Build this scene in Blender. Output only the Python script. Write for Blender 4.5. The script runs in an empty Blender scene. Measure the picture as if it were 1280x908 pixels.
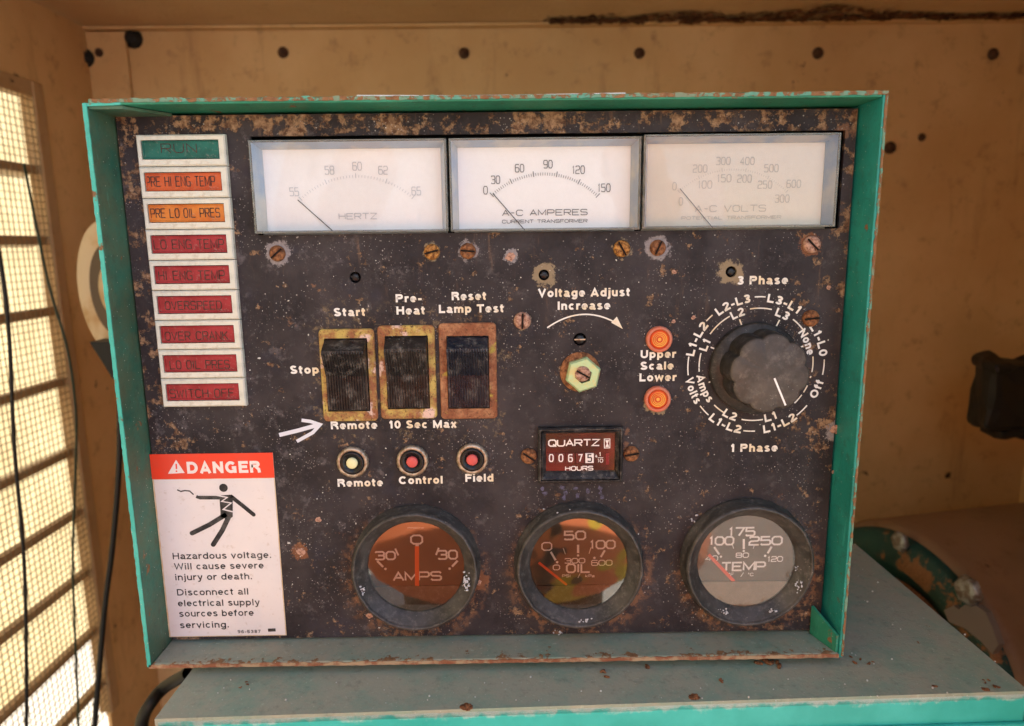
import bpy, bmesh, math, random
from mathutils import Vector, Matrix, noise as mnoise
random.seed(7)
SC = bpy.context.scene
COL = SC.collection
R = math.radians

# ------------------------------------------------------------------ camera
CX, CY, CZ = 0.0065045, -0.285875, -0.0527474
PIT, YAW, ROL = -0.1746375, -0.0067657, -0.0116045
FPX = 848.56
def rows():
    c, s = math.cos(YAW), math.sin(YAW); A = Matrix(((c, s, 0), (-s, c, 0), (0, 0, 1)))
    c, s = math.cos(PIT), math.sin(PIT); B = Matrix(((1, 0, 0), (0, c, s), (0, -s, c)))
    c, s = math.cos(ROL), math.sin(ROL); D = Matrix(((c, 0, s), (0, 1, 0), (-s, 0, c)))
    return D @ B @ A
M3 = rows()
right, fwd, up = M3[0].copy(), M3[1].copy(), M3[2].copy()
cam = bpy.data.cameras.new('camera'); camo = bpy.data.objects.new('camera', cam); COL.objects.link(camo)
rot = Matrix((right, up, -fwd)).transposed().to_4x4()
camo.matrix_world = Matrix.Translation((CX, CY, CZ)) @ rot
cam.sensor_width = 36; cam.lens = FPX / 1280 * 36
cam.clip_start = 0.01; cam.clip_end = 200
cam.dof.use_dof = True; cam.dof.focus_distance = 0.288; cam.dof.aperture_fstop = 11
SC.camera = camo

# ------------------------------------------------------------------ light
W = bpy.data.worlds.new('World'); SC.world = W; W.use_nodes = True
nt = W.node_tree; nt.nodes.clear()
sky = nt.nodes.new('ShaderNodeTexSky'); sky.sky_type = 'NISHITA'; sky.sun_disc = False
SUN_EL, SUN_AZ = R(50), R(30)          # azimuth measured from +Y towards +X
sky.sun_elevation = SUN_EL; sky.sun_rotation = SUN_AZ
bg = nt.nodes.new('ShaderNodeBackground'); bg.inputs[1].default_value = 0.15
wo = nt.nodes.new('ShaderNodeOutputWorld')
nt.links.new(sky.outputs[0], bg.inputs[0]); nt.links.new(bg.outputs[0], wo.inputs[0])
sl = bpy.data.lights.new('sun', 'SUN'); sl.energy = 5.0; sl.angle = R(0.5); sl.color = (1, .96, .90)
so = bpy.data.objects.new('sun', sl); COL.objects.link(so)
sd = Vector((math.sin(SUN_AZ) * math.cos(SUN_EL), math.cos(SUN_AZ) * math.cos(SUN_EL), math.sin(SUN_EL)))
so.rotation_euler = sd.to_track_quat('Z', 'Y').to_euler(); so.location = sd * 5
SC.view_settings.view_transform = 'Standard'; SC.view_settings.look = 'None'
SC.view_settings.exposure = 1.85; SC.view_settings.gamma = 1
SC.render.engine = 'CYCLES'
SC.cycles.max_bounces = 10; SC.cycles.diffuse_bounces = 5; SC.cycles.transparent_max_bounces = 12
SC.cycles.sample_clamp_indirect = 4
SC.cycles.use_denoising = True

# ------------------------------------------------------------------ pixel -> place
def ray(u, v):
    return (right * ((u - 640) / FPX) + fwd - up * ((v - 454) / FPX))
CP = Vector((CX, CY, CZ))
def onY(u, v, y=0.0):
    d = ray(u, v); return CP + d * ((y - CY) / d.y)
def onZ(u, v, z):
    d = ray(u, v); return CP + d * ((z - CZ) / d.z)
def onX(u, v, x):
    d = ray(u, v); return CP + d * ((x - CX) / d.x)
def mpp(u, v, y=0.0):      # metres for one pixel there
    return (onY(u + 1, v, y) - onY(u, v, y)).length

# ------------------------------------------------------------------ materials
def lin(r, g, b):
    f = lambda c: (c / 255 / 12.92) if c / 255 <= .04045 else ((c / 255 + .055) / 1.055) ** 2.4
    return (f(r), f(g), f(b))
class Mt:
    def __init__(s, name, rough=.5, metal=0.0, base=(.5, .5, .5), coat=0.0, spec=.32):
        s.m = bpy.data.materials.new(name); s.m.use_nodes = True
        s.t = s.m.node_tree; s.n = s.t.nodes; s.p = s.n['Principled BSDF']
        s.p.inputs['Roughness'].default_value = rough; s.p.inputs['Metallic'].default_value = metal
        s.p.inputs['Base Color'].default_value = (*base, 1)
        s.p.inputs['Coat Weight'].default_value = coat
        s.p.inputs['Specular IOR Level'].default_value = spec
        s.co = s.n.new('ShaderNodeTexCoord').outputs['Object']
    def _in(s, sock, v):
        if v is None: return
        if hasattr(v, 'is_linked') or isinstance(v, bpy.types.NodeSocket): s.t.links.new(v, sock)
        elif isinstance(v, (tuple, list, Vector)):
            v = tuple(v)
            sock.default_value = v if len(v) == len(sock.default_value) else (*v, 1)
        else: sock.default_value = v
    def math(s, op, a, b=0.0, clamp=False):
        n = s.n.new('ShaderNodeMath'); n.operation = op; n.use_clamp = clamp
        s._in(n.inputs[0], a); s._in(n.inputs[1], b); return n.outputs[0]
    def off(s, v, sc=(1, 1, 1)):
        n = s.n.new('ShaderNodeMapping'); s.t.links.new(s.co, n.inputs[0])
        n.inputs['Location'].default_value = v; n.inputs['Scale'].default_value = sc; return n.outputs[0]
    def noise(s, scale, detail=4, rough=.6, seed=0.0, sc=(1, 1, 1), dist=0.0):
        n = s.n.new('ShaderNodeTexNoise'); n.inputs['Scale'].default_value = scale
        n.inputs['Detail'].default_value = detail; n.inputs['Roughness'].default_value = rough
        n.inputs['Distortion'].default_value = dist
        s.t.links.new(s.off((seed * .37, seed * .11, seed * .23), sc), n.inputs['Vector']); return n.outputs[0]
    def voro(s, scale, seed=0.0, out='Distance', rnd=1.0, sc=(1, 1, 1)):
        n = s.n.new('ShaderNodeTexVoronoi'); n.inputs['Scale'].default_value = scale
        n.inputs['Randomness'].default_value = rnd
        s.t.links.new(s.off((seed * .37, seed * .11, seed * .23), sc), n.inputs['Vector']); return n.outputs[out]
    def ramp(s, x, lo, hi, a=0.0, b=1.0):
        n = s.n.new('ShaderNodeMapRange'); n.interpolation_type = 'SMOOTHSTEP'
        s._in(n.inputs[0], x); n.inputs[1].default_value = lo; n.inputs[2].default_value = hi
        n.inputs[3].default_value = a; n.inputs[4].default_value = b; return n.outputs[0]
    def mix(s, f, a, b):
        n = s.n.new('ShaderNodeMix'); n.data_type = 'RGBA'
        s._in(n.inputs[0], f); s._in(n.inputs[6], a); s._in(n.inputs[7], b); return n.outputs[2]
    def xyz(s):
        n = s.n.new('ShaderNodeSeparateXYZ'); s.t.links.new(s.co, n.inputs[0]); return n.outputs
    def dist(s, p, sc=(1, 1, 1)):
        n = s.n.new('ShaderNodeVectorMath'); n.operation = 'DISTANCE'
        s.t.links.new(s.co, n.inputs[0]); n.inputs[1].default_value = p; return n.outputs['Value']
    def col(s, v): s._in(s.p.inputs['Base Color'], v); return s
    def rgh(s, v): s._in(s.p.inputs['Roughness'], v); return s
    def bump(s, h, d=.0004, st=.6):
        n = s.n.new('ShaderNodeBump'); n.inputs['Distance'].default_value = d; n.inputs['Strength'].default_value = st
        s.t.links.new(h, n.inputs['Height']); s.t.links.new(n.outputs[0], s.p.inputs['Normal']); return s
RUST_D, RUST_M, RUST_L = (.07, .03, .016), (.22, .085, .032), (.42, .22, .10)

def paint(name, c, c2, rough=.45, rust=.62, rs=90, dust=.0, dustc=(.35, .33, .28), edge=None, speck=True, grime=.35):
    m = Mt(name, rough)
    n = m.noise(35, 5, .65, 1)
    col = m.mix(m.ramp(n, .35, .7), c, c2)
    if dust: col = m.mix(m.math('MULTIPLY', m.ramp(m.noise(60, 6, .7, 5), .3, .65), dust), col, dustc)
    g = m.ramp(m.noise(240, 6, .75, 3), .5, .75)
    col = m.mix(m.math('MULTIPLY', g, grime), col, (.05, .045, .035))
    rn = m.noise(rs, 7, .68, 7)
    sc_ = m.ramp(m.noise(260, 6, .7, 33, sc=(1, 1, .25)), .60, .70); col = m.mix(m.math('MULTIPLY', sc_, .35), col, tuple(min(1, v * 1.6 + .05) for v in c2))
    if edge is not None:
        rn = m.math('ADD', rn, edge(m))
    rf = m.ramp(rn, rust, rust + .05)
    rc = m.mix(m.noise(500, 3, .6, 9), RUST_D, RUST_L)
    col = m.mix(rf, col, rc)
    if speck:
        v = m.voro(420, 3); col = m.mix(m.ramp(v, .10, .05), col, (.55, .52, .44))
    m.col(col); m.rgh(m.math('ADD', m.math('MULTIPLY', rf, .3), m.ramp(n, .2, .8, rough - .08, rough + .15)))
    m.bump(m.math('ADD', m.noise(700, 4, .7, 2), rf), .00035, .5)
    return m.m

# --- corroded black front plate
SCREWS = [(347, 317, 10, 'r'), (540, 315, 10, 'o'), (585, 314, 10, 'r'), (777, 311, 10.5, 'o'), (822, 310, 10, 'r'),
          (1014, 306, 11, 'p'), (653, 401, 11, 'p'), (1013, 398, 10.5, 'r'), (661, 570, 10, 'r'), (789, 567, 10, 'r')]
HOLES = [(444, 347, 7.2), (680, 344, 6.8), (914, 340, 7), (725, 424.5, 8.2)]
def plate_mat():
    m = Mt('corroded_black_paint', .5, spec=.22)
    x, y, z = m.xyz()
    n1 = m.noise(28, 6, .65, 1)
    col = m.mix(m.ramp(n1, .35, .68), (.022, .018, .020), (.050, .041, .043))
    # worn grey-mauve blotches
    left = m.ramp(x, .02, -.05, .42, 1.0)
    b = m.math('MULTIPLY', m.ramp(m.noise(120, 9, .76, 4), .53, .68), left)
    col = m.mix(m.math('MULTIPLY', b, .6), col, (.17, .145, .145))
    dk = m.ramp(m.noise(75, 8, .75, 64), .52, .70); col = m.mix(m.math('MULTIPLY', m.math('MULTIPLY', dk, left), .55), col, (.010, .007, .007))
    # bluish clean paint
    bl = m.ramp(m.noise(60, 5, .6, 15), .55, .68)
    col = m.mix(m.math('MULTIPLY', m.math('MULTIPLY', bl, left), .35), col, (.032, .032, .052))
    # edge bias for rust
    top = m.ramp(z, -.022, -.004, 0, 1)
    bot = m.ramp(z, -.212, -.228, 0, .35)
    lef = m.ramp(x, -.118, -.146, 0, .8)
    rig = m.ramp(x, .122, .142, 0, .55)
    e = m.math('MAXIMUM', m.math('MAXIMUM', top, bot), m.math('MAXIMUM', lef, rig))
    rn = m.math('ADD', m.noise(150, 9, .72, 7), m.math('MULTIPLY', e, .115))
    rf = m.ramp(rn, .60, .66)
    rc = m.mix(m.ramp(m.noise(420, 5, .7, 9), .35, .65), (.10, .045, .022), (.40, .25, .14))
    col = m.mix(m.math('MULTIPLY', rf, .85), col, rc)
    r2 = m.ramp(m.noise(48, 6, .66, 31), .66, .70)
    col = m.mix(m.math('MULTIPLY', r2, .7), col, (.24, .12, .065))
    # corrosion rings round the fixings
    hal = [(347, 317, 'w', 1.0), (822, 310, 'w', 1.0), (585, 314, 'w', .8), (638, 321, 'w', .6), (680, 344, 't', .95), (914, 341, 't', 1.),
           (540, 315, 't', .7), (777, 311, 't', .7), (1014, 306, 'r', .9), (728, 467, 'r', 1.3), (1045, 540, 'w', .9), (376, 690, 'r', .7),
           (653, 401, 't', .6), (821, 505, 't', 1.0), (598, 725, 'r', 1.0)]
    wob = m.math('MULTIPLY', m.math('SUBTRACT', m.noise(330, 6, .75, 21), .5), .0105)
    acc = {}
    for (u, v, k, sz) in hal:
        p = onY(u, v, 0)
        d = m.math('ADD', m.dist(tuple(p)), wob)
        f = m.ramp(d, .0056 * sz, .0044 * sz)
        acc[k] = f if k not in acc else m.math('MAXIMUM', acc[k], f)
    col = m.mix(m.math('MULTIPLY', acc['w'], .75), col, m.mix(m.noise(900, 3, .6, 3), (.15, .13, .13), (.50, .45, .45)))
    col = m.mix(m.math('MULTIPLY', acc['t'], .75), col, (.33, .25, .15))
    col = m.mix(m.math('MULTIPLY', acc['r'], .65), col, (.26, .10, .04))
    # rust washed down from the top flange, grime rings round the gauges and switch frames
    stn = m.noise(210, 5, .65, 71, sc=(1, 1, .16))
    stk = m.math('MULTIPLY', m.ramp(stn, .58, .70), m.ramp(z, -.115, -.045))
    col = m.mix(m.math('MULTIPLY', stk, .38), col, (.20, .115, .07))
    ring = None
    for (u, v, rr) in ((518, 717, .0285), (725, 713, .0285), (938, 710, .0285)):
        d = m.math('ADD', m.dist(tuple(onY(u, v + 4, 0))), wob); f = m.ramp(d, rr + .0075, rr + .001)
        ring = f if ring is None else m.math('MAXIMUM', ring, f)
    col = m.mix(m.math('MULTIPLY', m.math('MULTIPLY', ring, m.ramp(m.noise(190, 7, .75, 81), .46, .60)), .75), col, (.23, .115, .06))
    sw = None
    for (u, v) in ((437, 430), (437, 505), (510, 430), (510, 505), (586, 430), (586, 505)):
        d = m.math('ADD', m.dist(tuple(onY(u, v, 0))), wob); f = m.ramp(d, .0215, .0165)
        sw = f if sw is None else m.math('MAXIMUM', sw, f)
    col = m.mix(m.math('MULTIPLY', m.math('MULTIPLY', sw, m.ramp(m.noise(240, 7, .75, 91), .54, .66)), .55), col, (.27, .19, .10))
    # pale specks, two sizes
    v1 = m.voro(330, 2); gate = m.ramp(m.noise(90, 3, .6, 44), .48, .56)
    col = m.mix(m.math('MULTIPLY', m.math('MULTIPLY', m.ramp(v1, .13, .05), gate), .7), col, (.50, .46, .42))
    v2 = m.voro(800, 8); gate2 = m.ramp(m.noise(55, 4, .65, 54), .44, .60)
    col = m.mix(m.math('MULTIPLY', m.math('MULTIPLY', m.ramp(v2, .22, .10), gate2), .6), col, (.42, .38, .36))
    m.col(col)
    m.rgh(m.ramp(m.noise(120, 5, .7, 12), .3, .7, .50, .78))
    h = m.math('ADD', m.math('MULTIPLY', m.noise(900, 5, .75, 6), .5), m.math('ADD', rf, b))
    m.bump(h, .0003, .55)
    return m.m
M = {}
M['plate'] = plate_mat()
TEAL, TEAL2 = (.022, .27, .215), (.035, .36, .30)
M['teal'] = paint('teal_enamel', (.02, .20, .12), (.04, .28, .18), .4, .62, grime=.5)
M['teal_lip'] = paint('lit_side_teal_enamel', (.014, .22, .19), (.028, .32, .28), .36, .66, grime=.5)  # brighter copy for the right lip, the light on it put into the colour
M['teal_shaded'] = paint('shaded_grimy_green_enamel', (.02, .115, .078), (.045, .19, .13), .5, .64, dust=.6, dustc=(.13, .13, .07), grime=.55)  # grimy darker copy of the teal; the left lip's shade is in the colour
M['teal_edge'] = paint('bright_teal_cut_edge', (.05, .42, .34), (.09, .50, .41), .45, .62, rs=110, grime=.3)
M['rust_edge'] = paint('rusted_cut_edge', (.10, .34, .25), (.22, .26, .17), .6, .47, rs=260)
M['lip_floor'] = paint('dusty_lip_paint', (.19, .29, .22), (.29, .32, .25), .75, .60, rs=190, dust=.7, dustc=(.38, .31, .22),
                       edge=lambda m: m.ramp(m.xyz()[1], -.008, -.0166, -.06, .10))
M['rust'] = (lambda m: m.col(m.mix(m.ramp(m.noise(600, 6, .7, 2), .3, .7), (.075, .028, .014), (.40, .17, .07))).bump(m.noise(1500, 4, .7), .0004, .8).m)(Mt('rusty_steel', .75, .2))
M['rust_o'] = (lambda m: m.col(m.mix(m.ramp(m.noise(900, 6, .7, 2), .35, .65), (.11, .035, .01), (.62, .30, .08))).bump(m.noise(1500, 4, .7), .0004, .8).m)(Mt('orange_rusty_steel', .6, .3))
M['rust_p'] = (lambda m: m.col(m.mix(m.ramp(m.noise(900, 6, .7, 2), .3, .6), (.16, .055, .03), (.55, .33, .24))).bump(m.noise(1500, 4, .7), .0004, .8).m)(Mt('pale_rusty_steel', .65, .3))
M['dark'] = Mt('dark_gap', .8, base=(.006, .005, .005)).m
M['slotdark'] = Mt('dark_slot_fill', .9, base=(.012, .007, .005)).m  # near-black fill for the screw slots
def switch_rust():
    m = Mt('rusted_zinc_switch_frame', .6, .25)
    c = m.mix(m.ramp(m.noise(130, 6, .68, 3), .38, .62), (.30, .12, .055), (.55, .42, .12))
    c = m.mix(m.ramp(m.noise(100, 5, .6, 23), .55, .62), c, (.72, .52, .44))
    c = m.mix(m.ramp(m.noise(700, 5, .75, 13), .52, .68), c, (.10, .045, .02))
    m.col(c).bump(m.noise(900, 5, .7, 5), .0005, .8); return m.m
M['swframe'] = switch_rust()
def swframe3():
    m = Mt('fully_rusted_switch_frame', .7, .2)
    c = m.mix(m.ramp(m.noise(160, 6, .68, 3), .40, .7), (.26, .095, .045), (.48, .24, .12))
    c = m.mix(m.ramp(m.noise(90, 5, .6, 2), .58, .68), c, (.5, .42, .07))
    c = m.mix(m.ramp(m.noise(700, 5, .75, 13), .5, .7), c, (.10, .04, .02))
    m.col(c).bump(m.noise(900, 5, .7, 5), .0005, .8); return m.m
M['swframe3'] = swframe3()
def dusty(name, c, c2, rough=.5, amt=.5, sc=400, dc=(.35, .31, .27)):
    m = Mt(name, rough)
    col = m.mix(m.ramp(m.noise(90, 4, .6, 1), .35, .65), c, c2)
    col = m.mix(m.math('MULTIPLY', m.ramp(m.noise(sc, 6, .75, 4), .48, .72), amt), col, dc)
    v = m.voro(650, 3); col = m.mix(m.math('MULTIPLY', m.ramp(v, .12, .06), m.ramp(m.noise(70, 3, .6, 8), .5, .6)), col, (.5, .47, .42))
    m.col(col); m.rgh(m.ramp(m.noise(200, 4, .6, 6), .3, .7, rough - .1, rough + .15)); m.bump(m.noise(1200, 4, .7, 5), .0002, .5); m.p.inputs['Specular IOR Level'].default_value = .3
    return m.m
M['rocker'] = dusty('black_ribbed_plastic', (.016, .013, .013), (.030, .024, .021), .34, .45, 250)
M['rocker_blue'] = dusty('blue_black_ribbed_plastic', (.012, .014, .024), (.022, .022, .03), .28, .35, 250)
M['bezel'] = dusty('weathered_black_rubber', (.026, .023, .021), (.060, .053, .048), .45, .38, 380, (.24, .215, .19))
M['bezel'].node_tree.nodes['Principled BSDF'].inputs['Specular IOR Level'].default_value = .5
M['knob'] = dusty('weathered_bakelite', (.016, .014, .014), (.038, .033, .030), .42, .45, 350, (.16, .135, .12))
M['knobface'] = dusty('greyed_knob_face', (.065, .054, .047), (.105, .088, .076), .5, .6, 260, (.20, .17, .145))
M['hourframe'] = dusty('black_moulded_frame', (.012, .011, .012), (.03, .028, .028), .4, .35)
M['white_frame'] = dusty('aged_white_plastic', (.60, .60, .52), (.70, .68, .58), .35, .45, 260, (.36, .29, .20))
M['hourface'] = (lambda m: m.col(m.mix(m.ramp(m.noise(60, 3, .5, 2), .35, .65), (.035, .003, .003), (.16, .010, .008))).m)(Mt('dark_red_meter_face', .35))
def lens(name, c, c2):
    m = Mt(name, .38, coat=0, spec=.3)
    m.p.inputs['Subsurface Weight'].default_value = 0
    col = m.mix(m.ramp(m.noise(160, 4, .6, 3), .35, .7), c, c2)
    col = m.mix(m.math('MULTIPLY', m.ramp(m.noise(600, 5, .7, 9), .55, .75), .5), col, (.30, .26, .22))
    m.col(col).bump(m.noise(700, 3, .6, 4), .00015, .5); return m.m
M['lens_green'] = lens('green_lens', (.004, .085, .062), (.008, .13, .10))
M['lens_orange'] = lens('orange_red_lens', (.42, .06, .014), (.54, .10, .025))
M['lens_amber'] = lens('amber_lens', (.50, .12, .014), (.60, .20, .03))
M['lens_red'] = lens('red_lens', (.24, .010, .016), (.34, .024, .032))
M['print_dark'] = (lambda m: m.col(m.mix(m.ramp(m.noise(500, 4, .6, 3), .35, .7), (.02, .012, .01), (.10, .05, .04))).m)(Mt('dark_engraved_print', .6))
M['print_grey'] = Mt('thin_grey_print', .6, base=(.13, .125, .125)).m
M['print_fade'] = Mt('faded_print', .6, base=(.46, .47, .50)).m
M['print_fade3'] = Mt('sun_bleached_print', .6, base=(.53, .50, .44)).m
M['print_black'] = (lambda m: m.col(m.mix(m.ramp(m.noise(220, 4, .6, 3), .4, .7), (.018, .018, .02), (.08, .075, .07))).m)(Mt('black_print', .6))
def white_print():
    m = Mt('cream_white_print', .6)
    c = m.mix(m.ramp(m.noise(70, 4, .6, 3), .45, .68), (.80, .77, .72), (.74, .60, .40))
    c = m.mix(m.math('MULTIPLY', m.ramp(m.noise(560, 6, .75, 5), .60, .68), .75), c, (.12, .09, .08))
    m.col(c); return m.m
M['white_print'] = white_print()
M['dial_white'] = Mt('white_dial_print', .5, base=(.93, .91, .88)).m
M['needle'] = Mt('orange_needle', .4, base=(.90, .13, .015)).m
M['needle_red'] = Mt('faded_red_needle', .4, base=(.80, .10, .04)).m
M['needle_dark'] = Mt('fine_black_needle', .4, base=(.05, .045, .045)).m
M['chalk'] = Mt('chalky_white_mark', .9, base=(.68, .69, .76)).m
def sticker_white():
    m = Mt('sticker_white', .45)
    c = m.mix(m.ramp(m.noise(40, 4, .6, 3), .4, .7), (.76, .70, .68), (.70, .66, .66))
    x, y, z = m.xyz()
    a = onY(211, 700); b = onY(350, 700)
    e = m.ramp(m.math('ADD', m.dist((a.x, 0, a.z)), 0), .05, .05)
    c = m.mix(m.math('MULTIPLY', m.ramp(m.noise(300, 6, .78, 2), .56, .72), .45), c, (.42, .31, .20))
    m.col(c); return m.m
M['sticker'] = sticker_white()
M['sticker_edge'] = (lambda m: m.col(m.mix(m.ramp(m.noise(200, 4, .6, 3), .3, .7), (.62, .42, .22), (.72, .60, .44))).m)(Mt('yellowed_sticker_edge', .5))
M['sticker_red'] = (lambda m: m.col(m.mix(m.ramp(m.noise(90, 4, .6, 3), .4, .7), (.80, .055, .022), (.72, .07, .035))).m)(Mt('danger_red_print', .42))
M['sticker_head'] = Mt('white_on_red_print', .5, base=(.82, .72, .68)).m
def glass(name, tint=(1, 1, 1), ior=1.5, dustf=.0, rough=.02, dc=(.6, .57, .5)):
    m = bpy.data.materials.new(name); m.use_nodes = True; t = m.node_tree; t.nodes.clear()
    N = t.nodes.new; L = t.links.new
    o = N('ShaderNodeOutputMaterial'); tr = N('ShaderNodeBsdfTransparent'); tr.inputs[0].default_value = (*tint, 1)
    gl = N('ShaderNodeBsdfGlossy'); gl.inputs['Roughness'].default_value = rough
    fr = N('ShaderNodeFresnel'); fr.inputs[0].default_value = ior
    mx = N('ShaderNodeMixShader'); L(fr.outputs[0], mx.inputs[0]); L(tr.outputs[0], mx.inputs[1]); L(gl.outputs[0], mx.inputs[2])
    df = N('ShaderNodeBsdfDiffuse'); df.inputs[0].default_value = (*dc, 1)
    tc = N('ShaderNodeTexCoord'); nz = N('ShaderNodeTexNoise'); nz.inputs['Scale'].default_value = 260; nz.inputs['Detail'].default_value = 6
    nz.inputs['Roughness'].default_value = .75
    L(tc.outputs['Object'], nz.inputs['Vector'])
    mr = N('ShaderNodeMapRange'); L(nz.outputs[0], mr.inputs[0]); mr.inputs[1].default_value = .35; mr.inputs[2].default_value = .75
    mr.inputs[3].default_value = dustf * .4; mr.inputs[4].default_value = dustf * 1.8
    m2 = N('ShaderNodeMixShader'); L(mr.outputs[0], m2.inputs[0]); L(mx.outputs[0], m2.inputs[1]); L(df.outputs[0], m2.inputs[2])
    L(m2.outputs[0], o.inputs[0]); return m
M['meter_glass'] = glass('clear_meter_cover', (.98, .99, 1), 1.45, .03)
M['gauge_glass'] = glass('dusty_gauge_glass', (1, 1, 1), 2.45, .008, .02)
M['gauge_glass_tan'] = glass('tan_veiled_gauge_glass', (1, 1, 1), 1.7, .09, .04, (.62, .50, .38))  # tan veil of the reflected ground mixed into the glass as colour
M['casing'] = (lambda m: m.col(m.mix(m.ramp(m.noise(50, 3, .6, 3), .4, .65), (.30, .36, .46), (.50, .48, .44))).m)(Mt('reflection_tinted_meter_wall', .12))  # blue-grey reflections of the clear plastic are put into the base colour
M['cover_wall'] = glass('clear_plastic_wall', (.86, .90, .93), 1.5, .25, .05)
M['meter_face'] = Mt('white_meter_face', .6, base=(.78, .75, .73)).m
M['meter_face3'] = Mt('cream_meter_face', .6, base=(.76, .69, .57)).m
def dialmat(name, c1, c2, c3=None):
    m = Mt(name, .5)
    col = m.mix(m.ramp(m.noise(55, 3, .5, 3), .35, .6), c1, c2)
    if c3: col = m.mix(m.ramp(m.noise(50, 2, .5, 17), .5, .56), col, c3)
    m.col(col); return m.m
M['dial_a'] = dialmat('faded_black_dial', (.045, .028, .022), (.085, .045, .030))
M['dial_b'] = dialmat('faded_black_oil_dial', (.040, .030, .018), (.09, .07, .03))
M['dial_c'] = dialmat('dusty_brown_dial', (.10, .07, .052), (.13, .095, .07))
M['dialplate_a'] = dusty('grey_brown_dial_mask', (.10, .085, .07), (.13, .11, .09), .6, .4)
M['dialplate_b'] = dusty('brown_dial_mask', (.10, .07, .05), (.12, .09, .06), .6, .4)
M['dialplate_c'] = dusty('tan_dial_mask', (.24, .19, .14), (.28, .22, .16), .6, .4)
M['nut_green'] = (lambda m: m.col(m.mix(m.ramp(m.noise(220, 5, .65, 3), .42, .66), (.42, .60, .34), (.55, .50, .22))).m)(Mt('oxidised_green_nut', .4, .25))
M['ring_metal'] = (lambda m: m.col(m.mix(m.ramp(m.noise(400, 5, .65, 3), .35, .65), (.24, .16, .10), (.52, .44, .34))).m)(Mt('tarnished_ring', .4, .55))
M['black_gloss'] = Mt('glossy_black_plastic', .25, base=(.010, .009, .010)).m
M['btn_cream'] = Mt('cream_button', .4, base=(.80, .76, .42)).m
M['btn_red'] = Mt('coral_button', .4, base=(.62, .10, .09)).m
M['lamp_orange'] = lens('orange_jewel', (.62, .07, .012), (.70, .11, .02))
M['lamp_yellow'] = lens('yellow_jewel_ring', (.85, .42, .06), (.85, .36, .05))
M['lamp_rim'] = lens('pinkish_jewel_rim', (.60, .16, .09), (.50, .22, .15))
M['paper'] = Mt('white_paper', .7, base=(.8, .78, .75)).m
M['grit'] = Mt('pale_grit', .9, base=(.62, .60, .55)).m
def wallmat(name, c1, c2, sc=6, rough=.6, spots=.69):
    m = Mt(name, rough)
    c = m.mix(m.ramp(m.noise(sc, 6, .6, 3), .3, .7), c1, c2)
    c = m.mix(m.math('MULTIPLY', m.ramp(m.noise(45, 7, .72, 8), .52, .75), .45), c, (.12, .05, .02))
    c = m.mix(m.math('MULTIPLY', m.ramp(m.noise(26, 6, .7, 38, sc=(1, 1, .12)), .56, .72), .35), c, (.20, .10, .045))
    c = m.mix(m.ramp(m.noise(30, 4, .65, 18), spots, spots + .05), c, (.03, .014, .008))
    m.col(c).bump(m.noise(200, 4, .6, 4), .0006, .4); return m.m
M['wall'] = wallmat('stained_tan_paint', (.58, .355, .155), (.70, .47, .235))
def ceilmat():
    m = Mt('stained_tan_ceiling', .65); x, y, z = m.xyz()
    c = m.mix(m.ramp(m.noise(5, 6, .6, 3), .3, .7), (.52, .34, .17), (.62, .43, .23))
    c = m.mix(m.math('MULTIPLY', m.ramp(m.noise(40, 7, .72, 8), .55, .75), .4), c, (.12, .05, .02))
    e = m.math('MULTIPLY', m.ramp(y, .49, .555), m.ramp(x, .0, .10))
    r = m.ramp(m.math('ADD', m.math('MULTIPLY', e, .32), m.noise(60, 8, .75, 12)), .74, .80)
    c = m.mix(r, c, m.mix(m.ramp(m.noise(150, 6, .7, 4), .4, .6), (.035, .014, .007), (.22, .10, .045)))
    m.col(c).bump(m.math('ADD', r, m.noise(200, 4, .6)), .002, .6); return m.m
M['ceil'] = ceilmat()
M['flake'] = wallmat('flaked_rust', (.05, .02, .01), (.20, .085, .035), 60, .9, .6)
M['slat'] = wallmat('cream_louvre_paint', (.60, .46, .26), (.70, .56, .34))
M['bar'] = wallmat('brown_louvre_rail', (.40, .25, .12), (.48, .31, .16))
M['wire'] = Mt('rusty_wire', .7, .2, base=(.30, .22, .12)).m
M['hose'] = Mt('black_rubber_hose', .5, base=(.012, .011, .010)).m
M['hose_green'] = Mt('dark_green_wire', .5, base=(.02, .035, .018)).m
M['ground'] = (lambda m: m.col(m.mix(m.noise(2, 6, .6), (.29, .26, .21), (.39, .35, .28))).m)(Mt('pale_dirt', .9))
M['floor'] = wallmat('dirty_floor_steel', (.05, .028, .015), (.09, .05, .025))
M['drum'] = wallmat('tan_tank_paint', (.22, .14, .08), (.27, .17, .10), 12)
M['bolt'] = (lambda m: m.col(m.mix(m.ramp(m.noise(180, 5, .65, 3), .4, .6), (.42, .48, .50), (.18, .16, .14))).m)(Mt('galvanised_bolt', .45, .5))
M['flange'] = paint('greasy_dark_teal', (.010, .055, .05), (.014, .075, .065), .5, .54, rs=30)
M['cream'] = (lambda m: m.col(m.mix(m.ramp(m.noise(18, 4, .6, 3), .5, .7), (.62, .48, .30), (.45, .26, .10))).m)(Mt('cream_enamel', .45))
M['outwall'] = (lambda m: m.col(m.mix(m.ramp(m.noise(6, 5, .6, 2), .3, .7), (.34, .255, .12), (.46, .36, .19))).m)(Mt('pale_outdoor_render', .9))
M['top'] = paint('dusty_housing_top', (.22, .33, .25), (.31, .37, .28), .75, .70, rs=60, dust=.75, dustc=(.40, .36, .27), grime=.3)

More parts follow.
